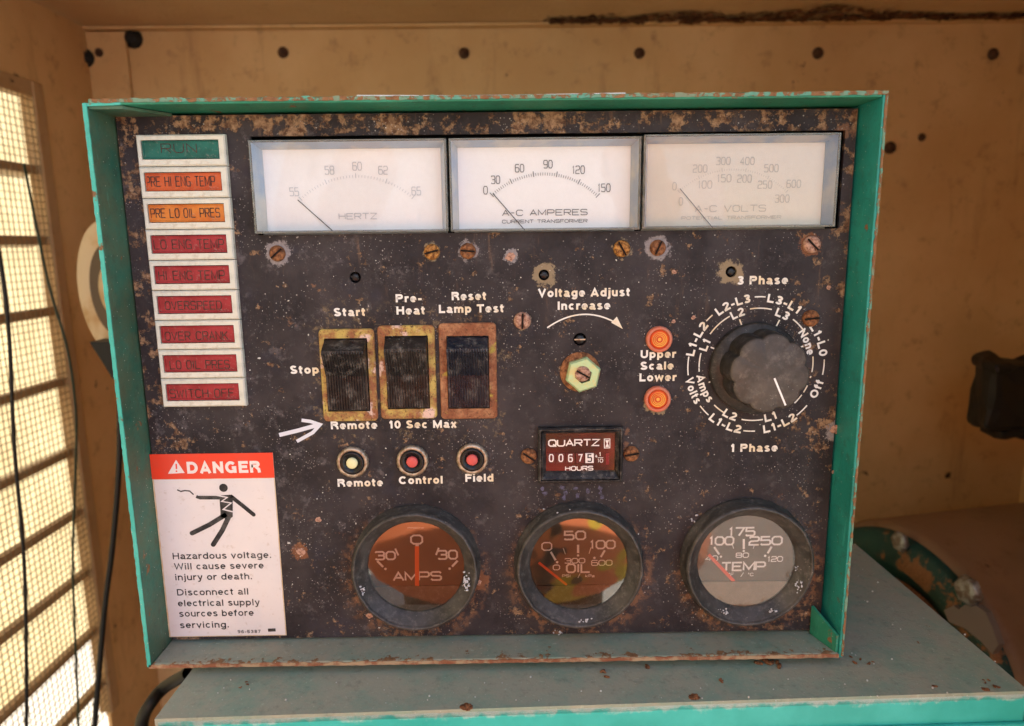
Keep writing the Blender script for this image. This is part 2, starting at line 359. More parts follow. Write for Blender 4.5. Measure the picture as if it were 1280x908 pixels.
# ------------------------------------------------------------------ mesh helpers
class MB:
    def __init__(s): s.b = bmesh.new(); s.mats = []
    def mi(s, mat):
        if mat not in s.mats: s.mats.append(mat)
        return s.mats.index(mat)
    def box(s, x0, x1, y0, y1, z0, z1, bev=0, mat=None, mtx=None):
        r = bmesh.ops.create_cube(s.b, size=1)
        vs = r['verts']
        for v in vs:
            v.co = Vector(((x0 + x1) / 2 + v.co.x * (x1 - x0), (y0 + y1) / 2 + v.co.y * (y1 - y0), (z0 + z1) / 2 + v.co.z * (z1 - z0)))
        fs = set(f for v in vs for f in v.link_faces)
        if bev:
            es = list(set(e for f in fs for e in f.edges))
            rr = bmesh.ops.bevel(s.b, geom=es, offset=bev, segments=2, affect='EDGES', profile=.5)
            vs = list(set(v for f in rr['faces'] for v in f.verts) | set(v for v in vs if v.is_valid))
            fs = set(f for v in vs for f in v.link_faces)
        if mat is not None:
            k = s.mi(mat)
            for f in fs: f.material_index = k
        if mtx is not None: bmesh.ops.transform(s.b, matrix=mtx, verts=vs)
        return s
    def face(s, pts, mat=None):
        f = s.b.faces.new([s.b.verts.new(p) for p in pts])
        if mat is not None: f.material_index = s.mi(mat)
        return f
    def prism(s, pts, y0, y1, mat=None):     # polygon in x,z extruded in y
        a = [s.b.verts.new((p[0], y0, p[1])) for p in pts]; b = [s.b.verts.new((p[0], y1, p[1])) for p in pts]
        k = s.mi(mat) if mat is not None else 0
        fs = [s.b.faces.new(a), s.b.faces.new(b[::-1])]
        n = len(pts)
        for i in range(n): fs.append(s.b.faces.new((a[(i + 1) % n], a[i], b[i], b[(i + 1) % n])))
        for f in fs: f.material_index = k
        return s
    def lathe(s, prof, seg=48, mats=None, fn=None, cap=False):   # axis -Y ; prof (r, depth towards camera)
        rings = []
        for (r, d) in prof:
            ring = []
            for i in range(seg):
                a = 2 * math.pi * i / seg
                rr = r * (fn(a, r, d) if fn else 1)
                ring.append(s.b.verts.new((rr * math.cos(a), -d, rr * math.sin(a))))
            rings.append(ring)
        for j in range(len(rings) - 1):
            k = s.mi(mats[j]) if mats else 0
            for i in range(seg):
                f = s.b.faces.new((rings[j][i], rings[j][(i + 1) % seg], rings[j + 1][(i + 1) % seg], rings[j + 1][i])); f.material_index = k
                f.smooth = True
        if cap:
            f = s.b.faces.new(rings[-1]); f.material_index = s.mi(mats[-1]) if mats else 0
        return s
    def tube(s, pts, r, seg=8, mat=None):
        pts = [Vector(p) for p in pts]; rings = []; k = s.mi(mat) if mat is not None else 0
        for i, p in enumerate(pts):
            t = (pts[min(i + 1, len(pts) - 1)] - pts[max(i - 1, 0)]).normalized()
            a = t.orthogonal().normalized() if i == 0 else (pa - t * pa.dot(t)).normalized()
            pa = a; b = t.cross(a)
            rings.append([s.b.verts.new(p + (a * math.cos(2 * math.pi * q / seg) + b * math.sin(2 * math.pi * q / seg)) * r) for q in range(seg)])
        for j in range(len(rings) - 1):
            for q in range(seg):
                f = s.b.faces.new((rings[j][q], rings[j][(q + 1) % seg], rings[j + 1][(q + 1) % seg], rings[j + 1][q])); f.smooth = True; f.material_index = k
        return s
    def mesh(s, name, mat=None):
        me = bpy.data.meshes.new(name)
        bmesh.ops.recalc_face_normals(s.b, faces=s.b.faces)
        s.b.to_mesh(me); s.b.free()
        for m in (s.mats if s.mats else [mat]): me.materials.append(m)
        return me
_bk = {}
def baked(me, sc):
    sc = tuple(round(v, 5) for v in sc); key = (me.as_pointer(), sc)
    if key not in _bk:
        m2 = me.copy(); m2.transform(Matrix.Diagonal((*sc, 1))); m2.name = me.name; _bk[key] = m2
    return _bk[key]
def put(name, me, parent=None, loc=(0, 0, 0), rot=(0, 0, 0), scale=None, label=None, cat=None, group=None, kind=None):
    if scale is not None: me = baked(me, scale)
    o = bpy.data.objects.new(name, me); COL.objects.link(o)
    o.location = loc; o.rotation_euler = rot
    if parent is not None:
        o.parent = parent; o.matrix_parent_inverse = wm(parent).inverted()
    for k, v in (('label', label), ('category', cat), ('group', group), ('kind', kind)):
        if v: o[k] = v
    return o
def wm(o):
    m = Matrix.LocRotScale(o.location, o.rotation_euler, o.scale)
    if o.parent is not None: m = wm(o.parent) @ o.matrix_parent_inverse @ m
    return m
def quick(name, mb, mat, parent=None, **k): return put(name, mb.mesh(name, mat), parent, **k)

# ------------------------------------------------------------------ lettering
# grotesque stroke letters: glyph(t) with t = half stroke; cap height 1
def ell(cx, cz, rx, rz, a0, a1, n=9):
    return [(cx + rx * math.cos(R(a0 + (a1 - a0) * i / n)), cz + rz * math.sin(R(a0 + (a1 - a0) * i / n))) for i in range(n + 1)]
def grot(c, t):
    X = .74; u = 1 - t; xh = X - t; e = ell
    def bowl(w, dirn=1): return e(w / 2, X / 2, w / 2 - t, X / 2 - t, 90, 450, 20)[:-1] + [(w / 2, xh)]
    g = {
    'A': (.78, [[(t*.8, 0), (.39, u), (.78 - t*.8, 0)], [(.2, .28), (.58, .28)]]),
    'C': (.76, [e(.4, .5, .4 - t, .5 - t, 42, 318, 20)]),
    'D': (.76, [[(t, t), (t, u), (.34, u)] + e(.34, .5, .42 - t, .5 - t, 88, -88, 14) + [(.34, t), (t, t)]]),
    'E': (.66, [[(.66, u), (t, u), (t, t), (.66, t)], [(t, .52), (.6, .52)]]),
    'F': (.62, [[(.62, u), (t, u), (t, 0)], [(t, .5), (.56, .5)]]),
    'G': (.8, [e(.4, .5, .4 - t, .5 - t, 42, 300, 20) + [(.78 - t, .2), (.78 - t, .46), (.46, .46)], [(.78 - t, 0), (.78 - t, .3)]]),
    'H': (.72, [[(t, 0), (t, 1)], [(.72 - t, 0), (.72 - t, 1)], [(t, .52), (.72 - t, .52)]]),
    'I': (.2, [[(.1, 0), (.1, 1)]]),
    'L': (.58, [[(t, 1), (t, t), (.58, t)]]),
    'M': (.86, [[(t, 0), (t, 1)], [(t, u), (.43, .12), (.86 - t, u)], [(.86 - t, 0), (.86 - t, 1)]]),
    'N': (.74, [[(t, 0), (t, 1)], [(t, u), (.74 - t, t)], [(.74 - t, 0), (.74 - t, 1)]]),
    'O': (.8, [e(.4, .5, .4 - t, .5 - t, 90, 450, 26)[:-1] + [(.4, u)]]),
    'P': (.68, [[(t, 0), (t, u), (.42, u)] + e(.42, .7, .26 - t, .3 - t, 88, -88, 10) + [(.42, .4 + t), (t, .4 + t)]]),
    'R': (.72, [[(t, 0), (t, u), (.44, u)] + e(.44, .73, .26 - t, .27 - t, 88, -88, 10) + [(.44, .46 + t), (t, .46 + t)], [(.42, .5), (.60, .3), (.64, 0)]]),
    'S': (.68, [e(.34, .735, .31 - t, .265 - t, 20, 200, 12) + e(.34, .285, .34 - t, .285 - t, 100, 100, 1)[:1] + e(.34, .275, .34 - t, .275 - t, 50, -165, 14)]),
    'T': (.66, [[(0, u), (.66, u)], [(.33, u), (.33, 0)]]),
    'U': (.72, [[(t, 1), (t, .36)] + e(.36, .36, .36 - t, .36 - t, 183, 357, 12) + [(.72 - t, .36), (.72 - t, 1)]]),
    'V': (.74, [[(t*.7, 1), (.37, t), (.74 - t*.7, 1)]]),
    'W': (1.04, [[(t*.7, 1), (.27, t), (.52, .9), (.77, t), (1.04 - t*.7, 1)]]),
    '0': (.6, [e(.3, .5, .3 - t, .5 - t, 90, 450, 24)[:-1] + [(.3, u)]]),
    '1': (.42, [[(.08, .74), (.27, .8), (.27, 0)], [(.16, .76), (.30, .98)]]),
    '2': (.6, [e(.3, .7, .3 - t, .3 - t, 165, -30, 12) + [(.1, .16), (t, t), (.6, t)]]),
    '3': (.6, [e(.3, .735, .28 - t, .265 - t, 160, -80, 12) + [(.24, .5)], [(.24, .5)] + e(.3, .275, .3 - t, .275 - t, 80, -160, 12)]),
    '5': (.6, [[(.55, u), (.14, u), (.08, .5)] + e(.3, .32, .3 - t, .32 - t, 140, -160, 14)]),
    '6': (.6, [e(.3, .31, .3 - t, .31 - t, 90, 450, 18)[:-1] + [(.3, .62 - t)], e(.36, .5, .36 - t, .5 - t, 60, 190, 10)]),
    '7': (.56, [[(0, u), (.56 - t, u), (.2, 0)]]),
    '8': (.6, [e(.3, .74, .27 - t, .26 - t, 90, 450, 18)[:-1] + [(.3, u)], e(.3, .27, .3 - t, .27 - t, 90, 450, 18)[:-1] + [(.3, .54 - t)]]),
    '9': (.6, [e(.3, .69, .3 - t, .31 - t, 90, 450, 18)[:-1] + [(.3, u)], e(.24, .5, .36 - t, .5 - t, 10, -120, 10)]),
    'a': (.58, [e(.27, .5, .25 - t, X - .5 - t, 165, 10, 8) + [(.54 - t, .48), (.54 - t, .1), (.58, t*.6)], e(.25, .215, .25 - t, .215 - t, 60, 320, 12) ]),
    'b': (.6, [[(t, 0), (t, 1)], bowl(.6)]), 'd': (.6, [[(.6 - t, 0), (.6 - t, 1)], bowl(.6)]),
    'p': (.6, [[(t, -.27), (t, X)], bowl(.6)]),
    'g': (.6, [[(.6 - t, X), (.6 - t, -.05)] + e(.3, -.04, .3 - t, .22 - t*.6, 0, -160, 9), bowl(.6)]),
    'c': (.56, [e(.29, X / 2, .29 - t, X / 2 - t, 45, 315, 16)]),
    'e': (.58, [[(t, X / 2), (.58 - t, X / 2)] + e(.29, X / 2, .29 - t, X / 2 - t, 5, 315, 18)]),
    'f': (.36, [[(.14, 0), (.14, .78)] + e(.30, .8, .16, .2 - t, 175, 90, 5), [(0, X - t*.8), (.34, X - t*.8)]]),
    'h': (.56, [[(t, 0), (t, 1)], [(t, .44)] + e(.28, .44, .28 - t, .3 - t, 160, 5, 8) + [(.56 - t, .42), (.56 - t, 0)]]),
    'n': (.56, [[(t, 0), (t, X)], [(t, .44)] + e(.28, .44, .28 - t, .3 - t, 160, 5, 8) + [(.56 - t, .42), (.56 - t, 0)]]),
    'm': (.88, [[(t, 0), (t, X)], [(t, .46)] + e(.27, .46, .27 - t, .28 - t, 160, 5, 7) + [(.44, .42), (.44, 0)], [(.44, .46)] + e(.61, .46, .27 - t, .28 - t, 160, 5, 7) + [(.88 - t, .42), (.88 - t, 0)]]),
    'i': (.2, [[(.1, 0), (.1, X)], [(.1, .84), (.1, 1)]]), 'l': (.2, [[(.1, 0), (.1, 1)]]),
    'j': (.24, [[(.14, X), (.14, -.1), (.09, -.2), (-.02, -.2)], [(.14, .84), (.14, 1)]]),
    'o': (.6, [bowl(.6)]),
    'r': (.38, [[(t, 0), (t, X)], [(t, .4), (t + .05, .56), (.24, X - t), (.38, X - t)]]),
    's': (.54, [e(.27, .545, .25 - t, .195 - t*.9, 20, 210, 9) + e(.27, .2, .27 - t, .2 - t*.9, 45, -165, 10)]),
    't': (.36, [[(.15, .95), (.15, .2)] + e(.29, .2, .14, .2 - t, 190, 270, 5), [(0, X - t*.8), (.34, X - t*.8)]]),
    'u': (.56, [[(t, X), (t, .3)] + e(.28, .3, .28 - t, .3 - t, 185, 340, 8), [(.56 - t, X), (.56 - t, 0)]]),
    'v': (.56, [[(t*.7, X), (.28, t*.8), (.56 - t*.7, X)]]),
    'w': (.82, [[(t*.7, X), (.22, t), (.41, .66), (.60, t), (.82 - t*.7, X)]]),
    'x': (.56, [[(t*.8, 0), (.56 - t*.8, X)], [(t*.8, X), (.56 - t*.8, 0)]]),
    'y': (.56, [[(t*.7, X), (.30, .04)], [(.56 - t*.7, X), (.26, -.12), (.18, -.2), (.04, -.2)]]),
    'z': (.52, [[(.02, X - t), (.47, X - t), (.05, t), (.52, t)]]),
    '-': (.36, [[(.02, .36), (.34, .36)]]), '.': (.2, [[(.1, 0), (.1, .2)]]), ' ': (.26, []),
    }
    return g[c]
def grot_text(st, s, t=.1, gap=.11):
    x = 0; out = []
    for c in s:
        w, pl = grot(c, t)
        for p in pl: out.append([(x + a, b) for a, b in p])
        x += w + gap
    return out, x - gap
# stroke letters (square engineering style)
q = .22
G = {
 '0': [[(q,0),(1-q,0),(1,q),(1,1-q),(1-q,1),(q,1),(0,1-q),(0,q),(q,0)]],
 'O': [[(q,0),(1-q,0),(1,q),(1,1-q),(1-q,1),(q,1),(0,1-q),(0,q),(q,0)]],
 'Q': [[(q,0),(1-q,0),(1,q),(1,1-q),(1-q,1),(q,1),(0,1-q),(0,q),(q,0)], [(.6,.3),(1.05,-.08)]],
 '1': [[(.25,.8),(.55,1),(.55,0)]],
 '2': [[(0,.85),(.15,1),(.85,1),(1,.85),(1,.62),(.85,.5),(.15,.45),(0,.3),(0,0),(1,0)]],
 '3': [[(0,.88),(.12,1),(.85,1),(1,.86),(1,.64),(.85,.52),(.3,.52)], [(.85,.52),(1,.4),(1,.14),(.85,0),(.12,0),(0,.12)]],
 '4': [[(.75,0),(.75,1),(0,.3),(1,.3)]],
 '5': [[(.95,1),(.05,1),(.03,.56),(.85,.58),(1,.45),(1,.14),(.85,0),(.12,0),(0,.12)]],
 '6': [[(.95,.9),(.85,1),(.15,1),(0,.85),(0,.15),(.15,0),(.85,0),(1,.15),(1,.42),(.85,.56),(.05,.56)]],
 '7': [[(0,1),(1,1),(.4,0)]],
 '8': [[(.15,.53),(0,.66),(0,.86),(.15,1),(.85,1),(1,.86),(1,.66),(.85,.53),(.15,.53),(0,.4),(0,.14),(.15,0),(.85,0),(1,.14),(1,.4),(.85,.53)]],
 '9': [[(.05,.1),(.15,0),(.85,0),(1,.15),(1,.85),(.85,1),(.15,1),(0,.85),(0,.58),(.15,.44),(.95,.44)]],
 'A': [[(0,0),(.5,1),(1,0)], [(.18,.34),(.82,.34)]],
 'C': [[(1,.82),(1-q,1),(q,1),(0,1-q),(0,q),(q,0),(1-q,0),(1,.18)]],
 'D': [[(0,0),(0,1),(.75,1),(1,.78),(1,.22),(.75,0),(0,0)]],
 'E': [[(1,1),(0,1),(0,0),(1,0)], [(0,.52),(.85,.52)]],
 'F': [[(1,1),(0,1),(0,0)], [(0,.52),(.85,.52)]],
 'G': [[(1,.85),(1-q,1),(q,1),(0,1-q),(0,q),(q,0),(1,0),(1,.46),(.55,.46)]],
 'H': [[(0,0),(0,1)], [(1,0),(1,1)], [(0,.52),(1,.52)]],
 'I': [[(.5,0),(.5,1)]],
 'K': [[(0,0),(0,1)], [(1,1),(.05,.45)], [(.35,.62),(1,0)]],
 'L': [[(0,1),(0,0),(1,0)]],
 'M': [[(0,0),(0,1),(.5,.15),(1,1),(1,0)]],
 'N': [[(0,0),(0,1),(1,0),(1,1)]],
 'P': [[(0,0),(0,1),(.85,1),(1,.86),(1,.58),(.85,.44),(0,.44)]],
 'R': [[(0,0),(0,1),(.85,1),(1,.86),(1,.6),(.85,.48),(0,.48)], [(.5,.48),(1,0)]],
 'S': [[(1,.85),(.85,1),(.15,1),(0,.86),(0,.66),(.15,.53),(.85,.5),(1,.38),(1,.14),(.85,0),(.15,0),(0,.15)]],
 'T': [[(0,1),(1,1)], [(.5,1),(.5,0)]],
 'U': [[(0,1),(0,q),(q,0),(1-q,0),(1,q),(1,1)]],
 'V': [[(0,1),(.5,0),(1,1)]],
 'W': [[(0,1),(.25,0),(.5,.8),(.75,0),(1,1)]],
 'X': [[(0,0),(1,1)], [(0,1),(1,0)]],
 'Z': [[(0,1),(1,1),(0,0),(1,0)]],
 '-': [[(.1,.5),(.9,.5)]], '/': [[(.1,0),(.9,1)]], '.': [[(.4,0),(.6,0)]], 'o': [[(.2,.7),(.2,1),(.6,1),(.6,.7),(.2,.7)]],
 'a': [[(.1,.6),(.9,.6),(.9,0),(.1,0),(.1,.32),(.9,.32)]], 'k': [[(0,0),(0,1)], [(.8,.6),(.05,.3),(.8,0)]],
 '+': [[(.1,.5),(.9,.5)], [(.5,.15),(.5,.85)]], ' ': [],
}
WID = {'I': .25, '1': .6, '-': .6, '.': .3, 'M': 1.15, 'W': 1.2, ' ': .55, '/': .6, 'o': .4}
def stroke(pts, w, y):       # ribbon along a polyline in x,z
    n = len(pts); closed = n > 2 and (Vector(pts[0]) - Vector(pts[-1])).length < 1e-9
    P = [Vector(p) for p in pts]
    if closed: P = P[:-1]; n -= 1
    L_, R_ = [], []
    for i in range(n):
        a = P[i - 1] if (i > 0 or closed) else None; b = P[(i + 1) % n] if (i < n - 1 or closed) else None
        d1 = (P[i] - a).normalized() if a is not None else None; d2 = (b - P[i]).normalized() if b is not None else None
        if d1 is None: d1 = d2
        if d2 is None: d2 = d1
        n1 = Vector((-d1.y, d1.x)); n2 = Vector((-d2.y, d2.x)); mm = n1 + n2
        if mm.length < .3: mm = n1.copy()
        mm.normalize(); k = min(1 / max(mm.dot(n1), .35), 2.0)
        L_.append(P[i] + mm * w / 2 * k); R_.append(P[i] - mm * w / 2 * k)
    m = n if closed else n - 1
    vs = [(p.x, y, p.y) for p in L_] + [(p.x, y, p.y) for p in R_]
    return vs, [(i, (i + 1) % n, n + (i + 1) % n, n + i) for i in range(m)]
class Strokes:
    def __init__(s, y): s.v = []; s.f = []; s.y = y; s.k = 0
    def add(s, pts, w):
        vs, fs = stroke(pts, w, s.y - s.k % 7 * 1.2e-5); s.k += 1; o = len(s.v); s.v += vs; s.f += [tuple(o + i for i in f) for f in fs]
    def addpx(s, pts, wpx):
        s.add([(lambda p: (p.x, p.z))(onY(u, v, s.y)) for u, v in pts], wpx * mpp(*pts[0], s.y))
    def disc(s, u, v, rpx, n=14):
        c = onY(u, v, s.y); r = rpx * mpp(u, v, s.y); o = len(s.v); s.k += 1
        s.v += [(c.x + r * math.cos(2 * math.pi * i / n), s.y - s.k % 7 * 1.2e-5, c.z + r * math.sin(2 * math.pi * i / n)) for i in range(n)]
        s.f.append(tuple(range(o, o + n)))
    def poly(s, pp):
        o = len(s.v); s.k += 1
        for u, v in pp:
            c = onY(u, v, s.y); s.v.append((c.x, s.y - s.k % 7 * 1.2e-5, c.z))
        s.f.append(tuple(range(o, o + len(pp))))
    def word(s, t, u0, u1, vtop, vbot, wpx, gap=.28):
        tot = sum(WID.get(c, 1) for c in t) + gap * (len(t) - 1)
        a, b = onY(u0, vbot, s.y), onY(u1, vbot, s.y); top = onY((u0 + u1) / 2, vtop, s.y).z
        z0 = (a.z + b.z) / 2; unit = (b.x - a.x) / tot; w = wpx * mpp(u0, vbot, s.y); x = a.x; h = top - z0
        for c in t:
            cw = WID.get(c, 1) * unit
            for pl in G[c]:
                s.add([(x + px * cw, z0 + pz * h) for px, pz in pl], w)
            x += cw + gap * unit
    def obj(s, name, mat, parent, **k):
        me = bpy.data.meshes.new(name)
        o = Vector(s.v[0]); me.from_pydata([tuple(Vector(p) - o) for p in s.v], [], s.f); me.materials.append(mat)
        return put(name, me, parent, loc=o, **k)

def label(t_, u0, u1, vb, hp, parent, mat=None, y=-.0002, t=.108, name='printed_lettering'):
    pls, w = grot_text(None, t_, t)
    a = onY(u0, vb, y); b = onY(u1, vb, y); W_ = b.x - a.x; H_ = hp * mpp(u0, vb, y); z = (a.z + b.z) / 2
    s = Strokes(y); sx = W_ / w
    for p in pls: s.add([(a.x + px * sx, z + pz * H_) for px, pz in p], 2 * t * (H_ * .55 + sx * .45))
    return s.obj(name, mat or M['white_print'], parent)
# ================================================================== SETTING
YB = 0.56                                    # back wall
Pc = onY(110, 36, YB); ZC = Pc.z; XL = Pc.x  # ceiling height, left wall
ZT = -.2375                                  # top of the generator housing
ZG = -1.2
XR = 0.68
FRONT = -.16
quick('back_wall', MB().box(XL - .004, XR + .03, YB, YB + .004, ZG + .1, ZC), M['wall'], kind='structure')
quick('ceiling', MB().box(XL - .02, XR + .03, FRONT, YB + .01, ZC, ZC + .004), M['ceil'], kind='structure')
quick('right_wall', MB().box(XR, XR + .004, FRONT, YB, ZG + .1, ZC - .001), M['wall'], kind='structure')
quick('enclosure_floor', MB().box(XL - .02, XR + .03, -.05, YB + .01, -.82, -.81), M['floor'], kind='structure')
quick('ground', MB().box(-12, 12, -14, 6, ZG - .02, ZG), M['ground'], kind='structure')
quick('added_shade_panel', MB().box(.27, XR + .004, FRONT - .004, FRONT, ZG + .1, ZC), M['wall'], kind='structure')  # unseen panel added to keep light off the right of the enclosure
# left wall with the louvre opening
YO = onX(35, 110, XL).y + .004               # rear jamb of opening
ZO1 = onX(10, 108, XL).z
lw = quick('left_wall', MB().box(XL - .004, XL, YO, YB, -.81, ZC - .001).box(XL - .004, XL, -.05, YO, ZO1, ZC - .001), M['wall'], kind='structure')
# flaking rust hanging along the rear edge of the ceiling
def flakes(n, seed):
    rnd = random.Random(seed); b = MB()
    for i in range(n):
        u = rnd.uniform(690, 1290); d = rnd.random() ** 1.5 * (.012 + .035 * math.exp(-((u - 1045) / 80) ** 2) + .02 * math.exp(-((u - 850) / 60) ** 2))
        p = onY(u, 34, YB - .013 - d); s_ = rnd.uniform(.0015, .0055); a = rnd.uniform(0, 6.28); m_ = rnd.randint(5, 7)
        tl = Vector((rnd.uniform(-.5, .5), rnd.uniform(-.5, .5)))
        pts = []
        for k in range(m_):
            t = a + 2 * math.pi * k / m_; r = s_ * rnd.uniform(.5, 1.1); dx, dy = r * 1.4 * math.cos(t), r * math.sin(t)
            pts.append((p.x + dx, min(p.y + dy, YB - .002), ZC - .0012 - abs(dx * tl.x + dy * tl.y) - s_ * .15))
        b.b.faces.new([b.b.verts.new(q_) for q_ in pts])
    return b
lip = quick('wall_flange', MB().box(XL, XR, YB - .012, YB - .0005, ZC - .004, ZC - .0005, .001), M['wall'], kind='structure')
quick('rust_flakes', flakes(700, 2), M['flake'], kind='stuff', label='dark flaking rust along the rear edge of the ceiling', cat='rust')
# seam strip on the back wall left
sx0, sx1 = onY(110, 60, YB).x, onY(161, 60, YB).x
st = quick('wall_seam_strip', MB().box(sx0 + .001, sx1, YB - .006, YB - .0005, -.8, ZC - .005, .001), M['wall'], kind='structure')
# bolts on the back wall
bm_ = MB().lathe([(.011, 0), (.011, .002), (.007, .0025), (.0072, .007), (.005, .008)], 12, cap=True).mesh('wall_bolt', M['hose'])
bm2 = MB().lathe([(.0066, 0), (.0066, .0012), (.0048, .0016), (.0044, .0042), (.0020, .005)], 14, cap=True).mesh('wall_rivet', (lambda m: m.col(m.mix(m.ramp(m.noise(300, 5, .7, 2), .35, .65), (.02, .010, .006), (.12, .055, .028))).m)(Mt('dark_rusty_rivet', .8)))
blist = [(167, 49, bm_, 1.0, 'black bolt on the seam at the top left of the back wall'),
         (107, 73, bm_, .95, 'black bolt in the corner where back wall meets left wall'),
         (124, 66, bm2, .75, 'small pale rivet between the two black bolts at top left'),
         (354, 66, bm2, .95, 'brown rivet on the back wall above the left meter'),
         (580, 67, bm2, .95, 'brown rivet on the back wall above the middle meter'),
         (799, 67, bm2, .95, 'brown rivet on the back wall above the gap of middle and right meters'),
         (1022, 67, bm2, 1., 'brown rivet on the back wall above the panel right end'),
         (1241, 68, bm2, 1., 'dark rivet on the back wall at the far upper right'),
         (1112, 185, bm2, 1.1, 'dark rivet on the back wall beside the panel upper right corner'),
         (1152, 172, bm2, .7, 'small dark rivet low on the back wall right of the panel')]
for (u, v, me, s, lb) in blist:
    o = put('wall_bolt' if me is bm_ else 'wall_rivet', me, None, loc=onY(u, v, YB - (.0065 if u < 162 else .0005)), scale=(s, s, s), label=lb, cat='bolt')
    if u < 170: o['group'] = 'bolts near the top left corner'
    else: o['group'] = 'rivets along the back wall'

# louvre panel in the left wall
root = put('louvre_panel', None, None, loc=(XL, YO - .15, -.5), label='cream slatted vent with rusty wire mesh in the left wall', cat='vent')
fr = MB()
fr.box(XL - .012, XL + .004, YO - .002, YO + .014, -.60, ZO1 + .012, .0015)      # rear stile
fr.box(XL - .012, XL + .003, -.05, YO - .002, ZO1 - .004, ZO1 + .012, .0015)      # head
quick('frame', fr, M['bar'], root)
zb = [onX(0, v, XL).z for v in (205, 300, 400, 503, 610, 706, 805, 905, 1000, 1100)]
for i in range(len(zb)):
    z1 = zb[i]; z0 = zb[i + 1] if i + 1 < len(zb) else z1 - .07
    b = MB().box(XL - .010, XL - .002, -.05, YO - .002, z1 - .0045, z1 + .0045, .001)
    quick('rail', b, M['bar'], root)
    s_ = MB(); t0 = .0015    # blade sloping outwards and up
    for dy in (0,):
        s_.b.verts.ensure_lookup_table()
    y0, y1 = -.05, YO - .003
    A = [(XL - .008, z1 - .004), (XL - .018, z1 - .006), (XL - .018, z1 - .0075), (XL - .0095, z1 - .004)]
    va = [s_.b.verts.new((p[0], y0, p[1])) for p in A]; vb = [s_.b.verts.new((p[0], y1, p[1])) for p in A]
    for k in range(4): s_.b.faces.new((va[k], va[(k + 1) % 4], vb[(k + 1) % 4], vb[k]))
    s_.b.faces.new(va); s_.b.faces.new(vb[::-1])
    quick('slat', s_, M['slat'], root)
wm_ = MB(); x = XL + .0012
zz = ZO1
pitch = .0072
kk = 0
while zz > -.60:
    wm_.tube([(x, .05, zz), (x, YO, zz)], .0005, 4); zz -= pitch
yy = YO - .003
while yy > .05:
    pts = [(x + .0009, yy + .0006 * math.sin(z_ * 90 + yy * 300), ZO1 - z_ * .05) for z_ in range(0, int((ZO1 + .6) / .05) + 1)]
    wm_.tube(pts, .0005, 4); yy -= pitch
quick('wire_mesh', wm_, M['wire'], root, kind='stuff')
# sunlit wall some way off, seen through the slats
ow = quick('yard_wall', MB().box(-1.45, -1.25, -3, 4, ZG, 1.6), M['outwall'], label='pale sunlit wall outside, beyond the slatted vent', cat='wall')

# ================================================================== GENERATOR HOUSING
h = put('generator_housing', None, None, loc=(0, 0, ZT), label='teal steel housing with a dusty grey top under the control box', cat='machine housing')
FL, FR_, BR, BL = onZ(193, 899, ZT), onZ(1286, 864, ZT), onZ(1069, 680, ZT), onZ(238, 840, ZT)
dirL = (BL - FL).normalized(); BL2 = FL + dirL * (BR.y - FL.y) / dirL.y
def plate_poly(P, z0, z1):
    b = MB(); a = [b.b.verts.new((p.x, p.y, z1)) for p in P]; c = [b.b.verts.new((p.x, p.y, z0)) for p in P]
    b.b.faces.new(a); b.b.faces.new(c[::-1])
    for i in range(4): b.b.faces.new((a[i], c[i], c[(i + 1) % 4], a[(i + 1) % 4]))
    bmesh.ops.recalc_face_normals(b.b, faces=b.b.faces)
    return b
b = plate_poly([FL, FR_, BR, BL2], ZT - .0035, ZT)
quick('top_plate', b, M['top'], h)
ex = (FR_ - FL).normalized(); ey = Vector((-ex.y, ex.x, 0))
Mx = Matrix((( ex.x, ey.x, 0, FL.x), (ex.y, ey.y, 0, FL.y), (0, 0, 1, ZT), (0, 0, 0, 1)))
LL = (FR_ - FL).length
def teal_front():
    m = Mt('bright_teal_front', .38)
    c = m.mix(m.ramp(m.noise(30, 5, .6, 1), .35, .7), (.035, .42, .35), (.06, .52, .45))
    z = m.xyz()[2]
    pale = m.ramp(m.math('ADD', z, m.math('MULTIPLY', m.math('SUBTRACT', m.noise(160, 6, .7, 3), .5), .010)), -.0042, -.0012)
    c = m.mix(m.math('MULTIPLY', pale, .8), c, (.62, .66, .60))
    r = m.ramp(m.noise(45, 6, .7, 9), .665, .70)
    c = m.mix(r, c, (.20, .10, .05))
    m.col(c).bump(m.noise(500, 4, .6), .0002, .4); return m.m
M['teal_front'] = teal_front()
quick('front_panel', MB().box(0, LL, .0, .003, -.40, -.0002, .0012), M['teal_front'], h, loc=FL, rot=(0, 0, math.atan2(ex.y, ex.x)))
fp2 = quick('front_seam_flange', MB().box(0, LL, -.0022, -.0001, -.018, -.0135, .0006).box(0, LL, -.0012, -.0001, -.40, -.0181, .0004), M['teal_front'], h, loc=FL, rot=(0, 0, math.atan2(ex.y, ex.x)))
# side panels so it is a body
sp = MB()
for (A_, B_) in ((FL, BL2), (FR_, BR), (BL2, BR)):
    v = [sp.b.verts.new(p) for p in ((A_.x, A_.y, ZT - .0036), (B_.x, B_.y, ZT - .0036), (B_.x, B_.y, ZT - .36), (A_.x, A_.y, ZT - .36))]
    sp.b.faces.new(v)
quick('side_panels', sp, M['teal_shaded'], h)
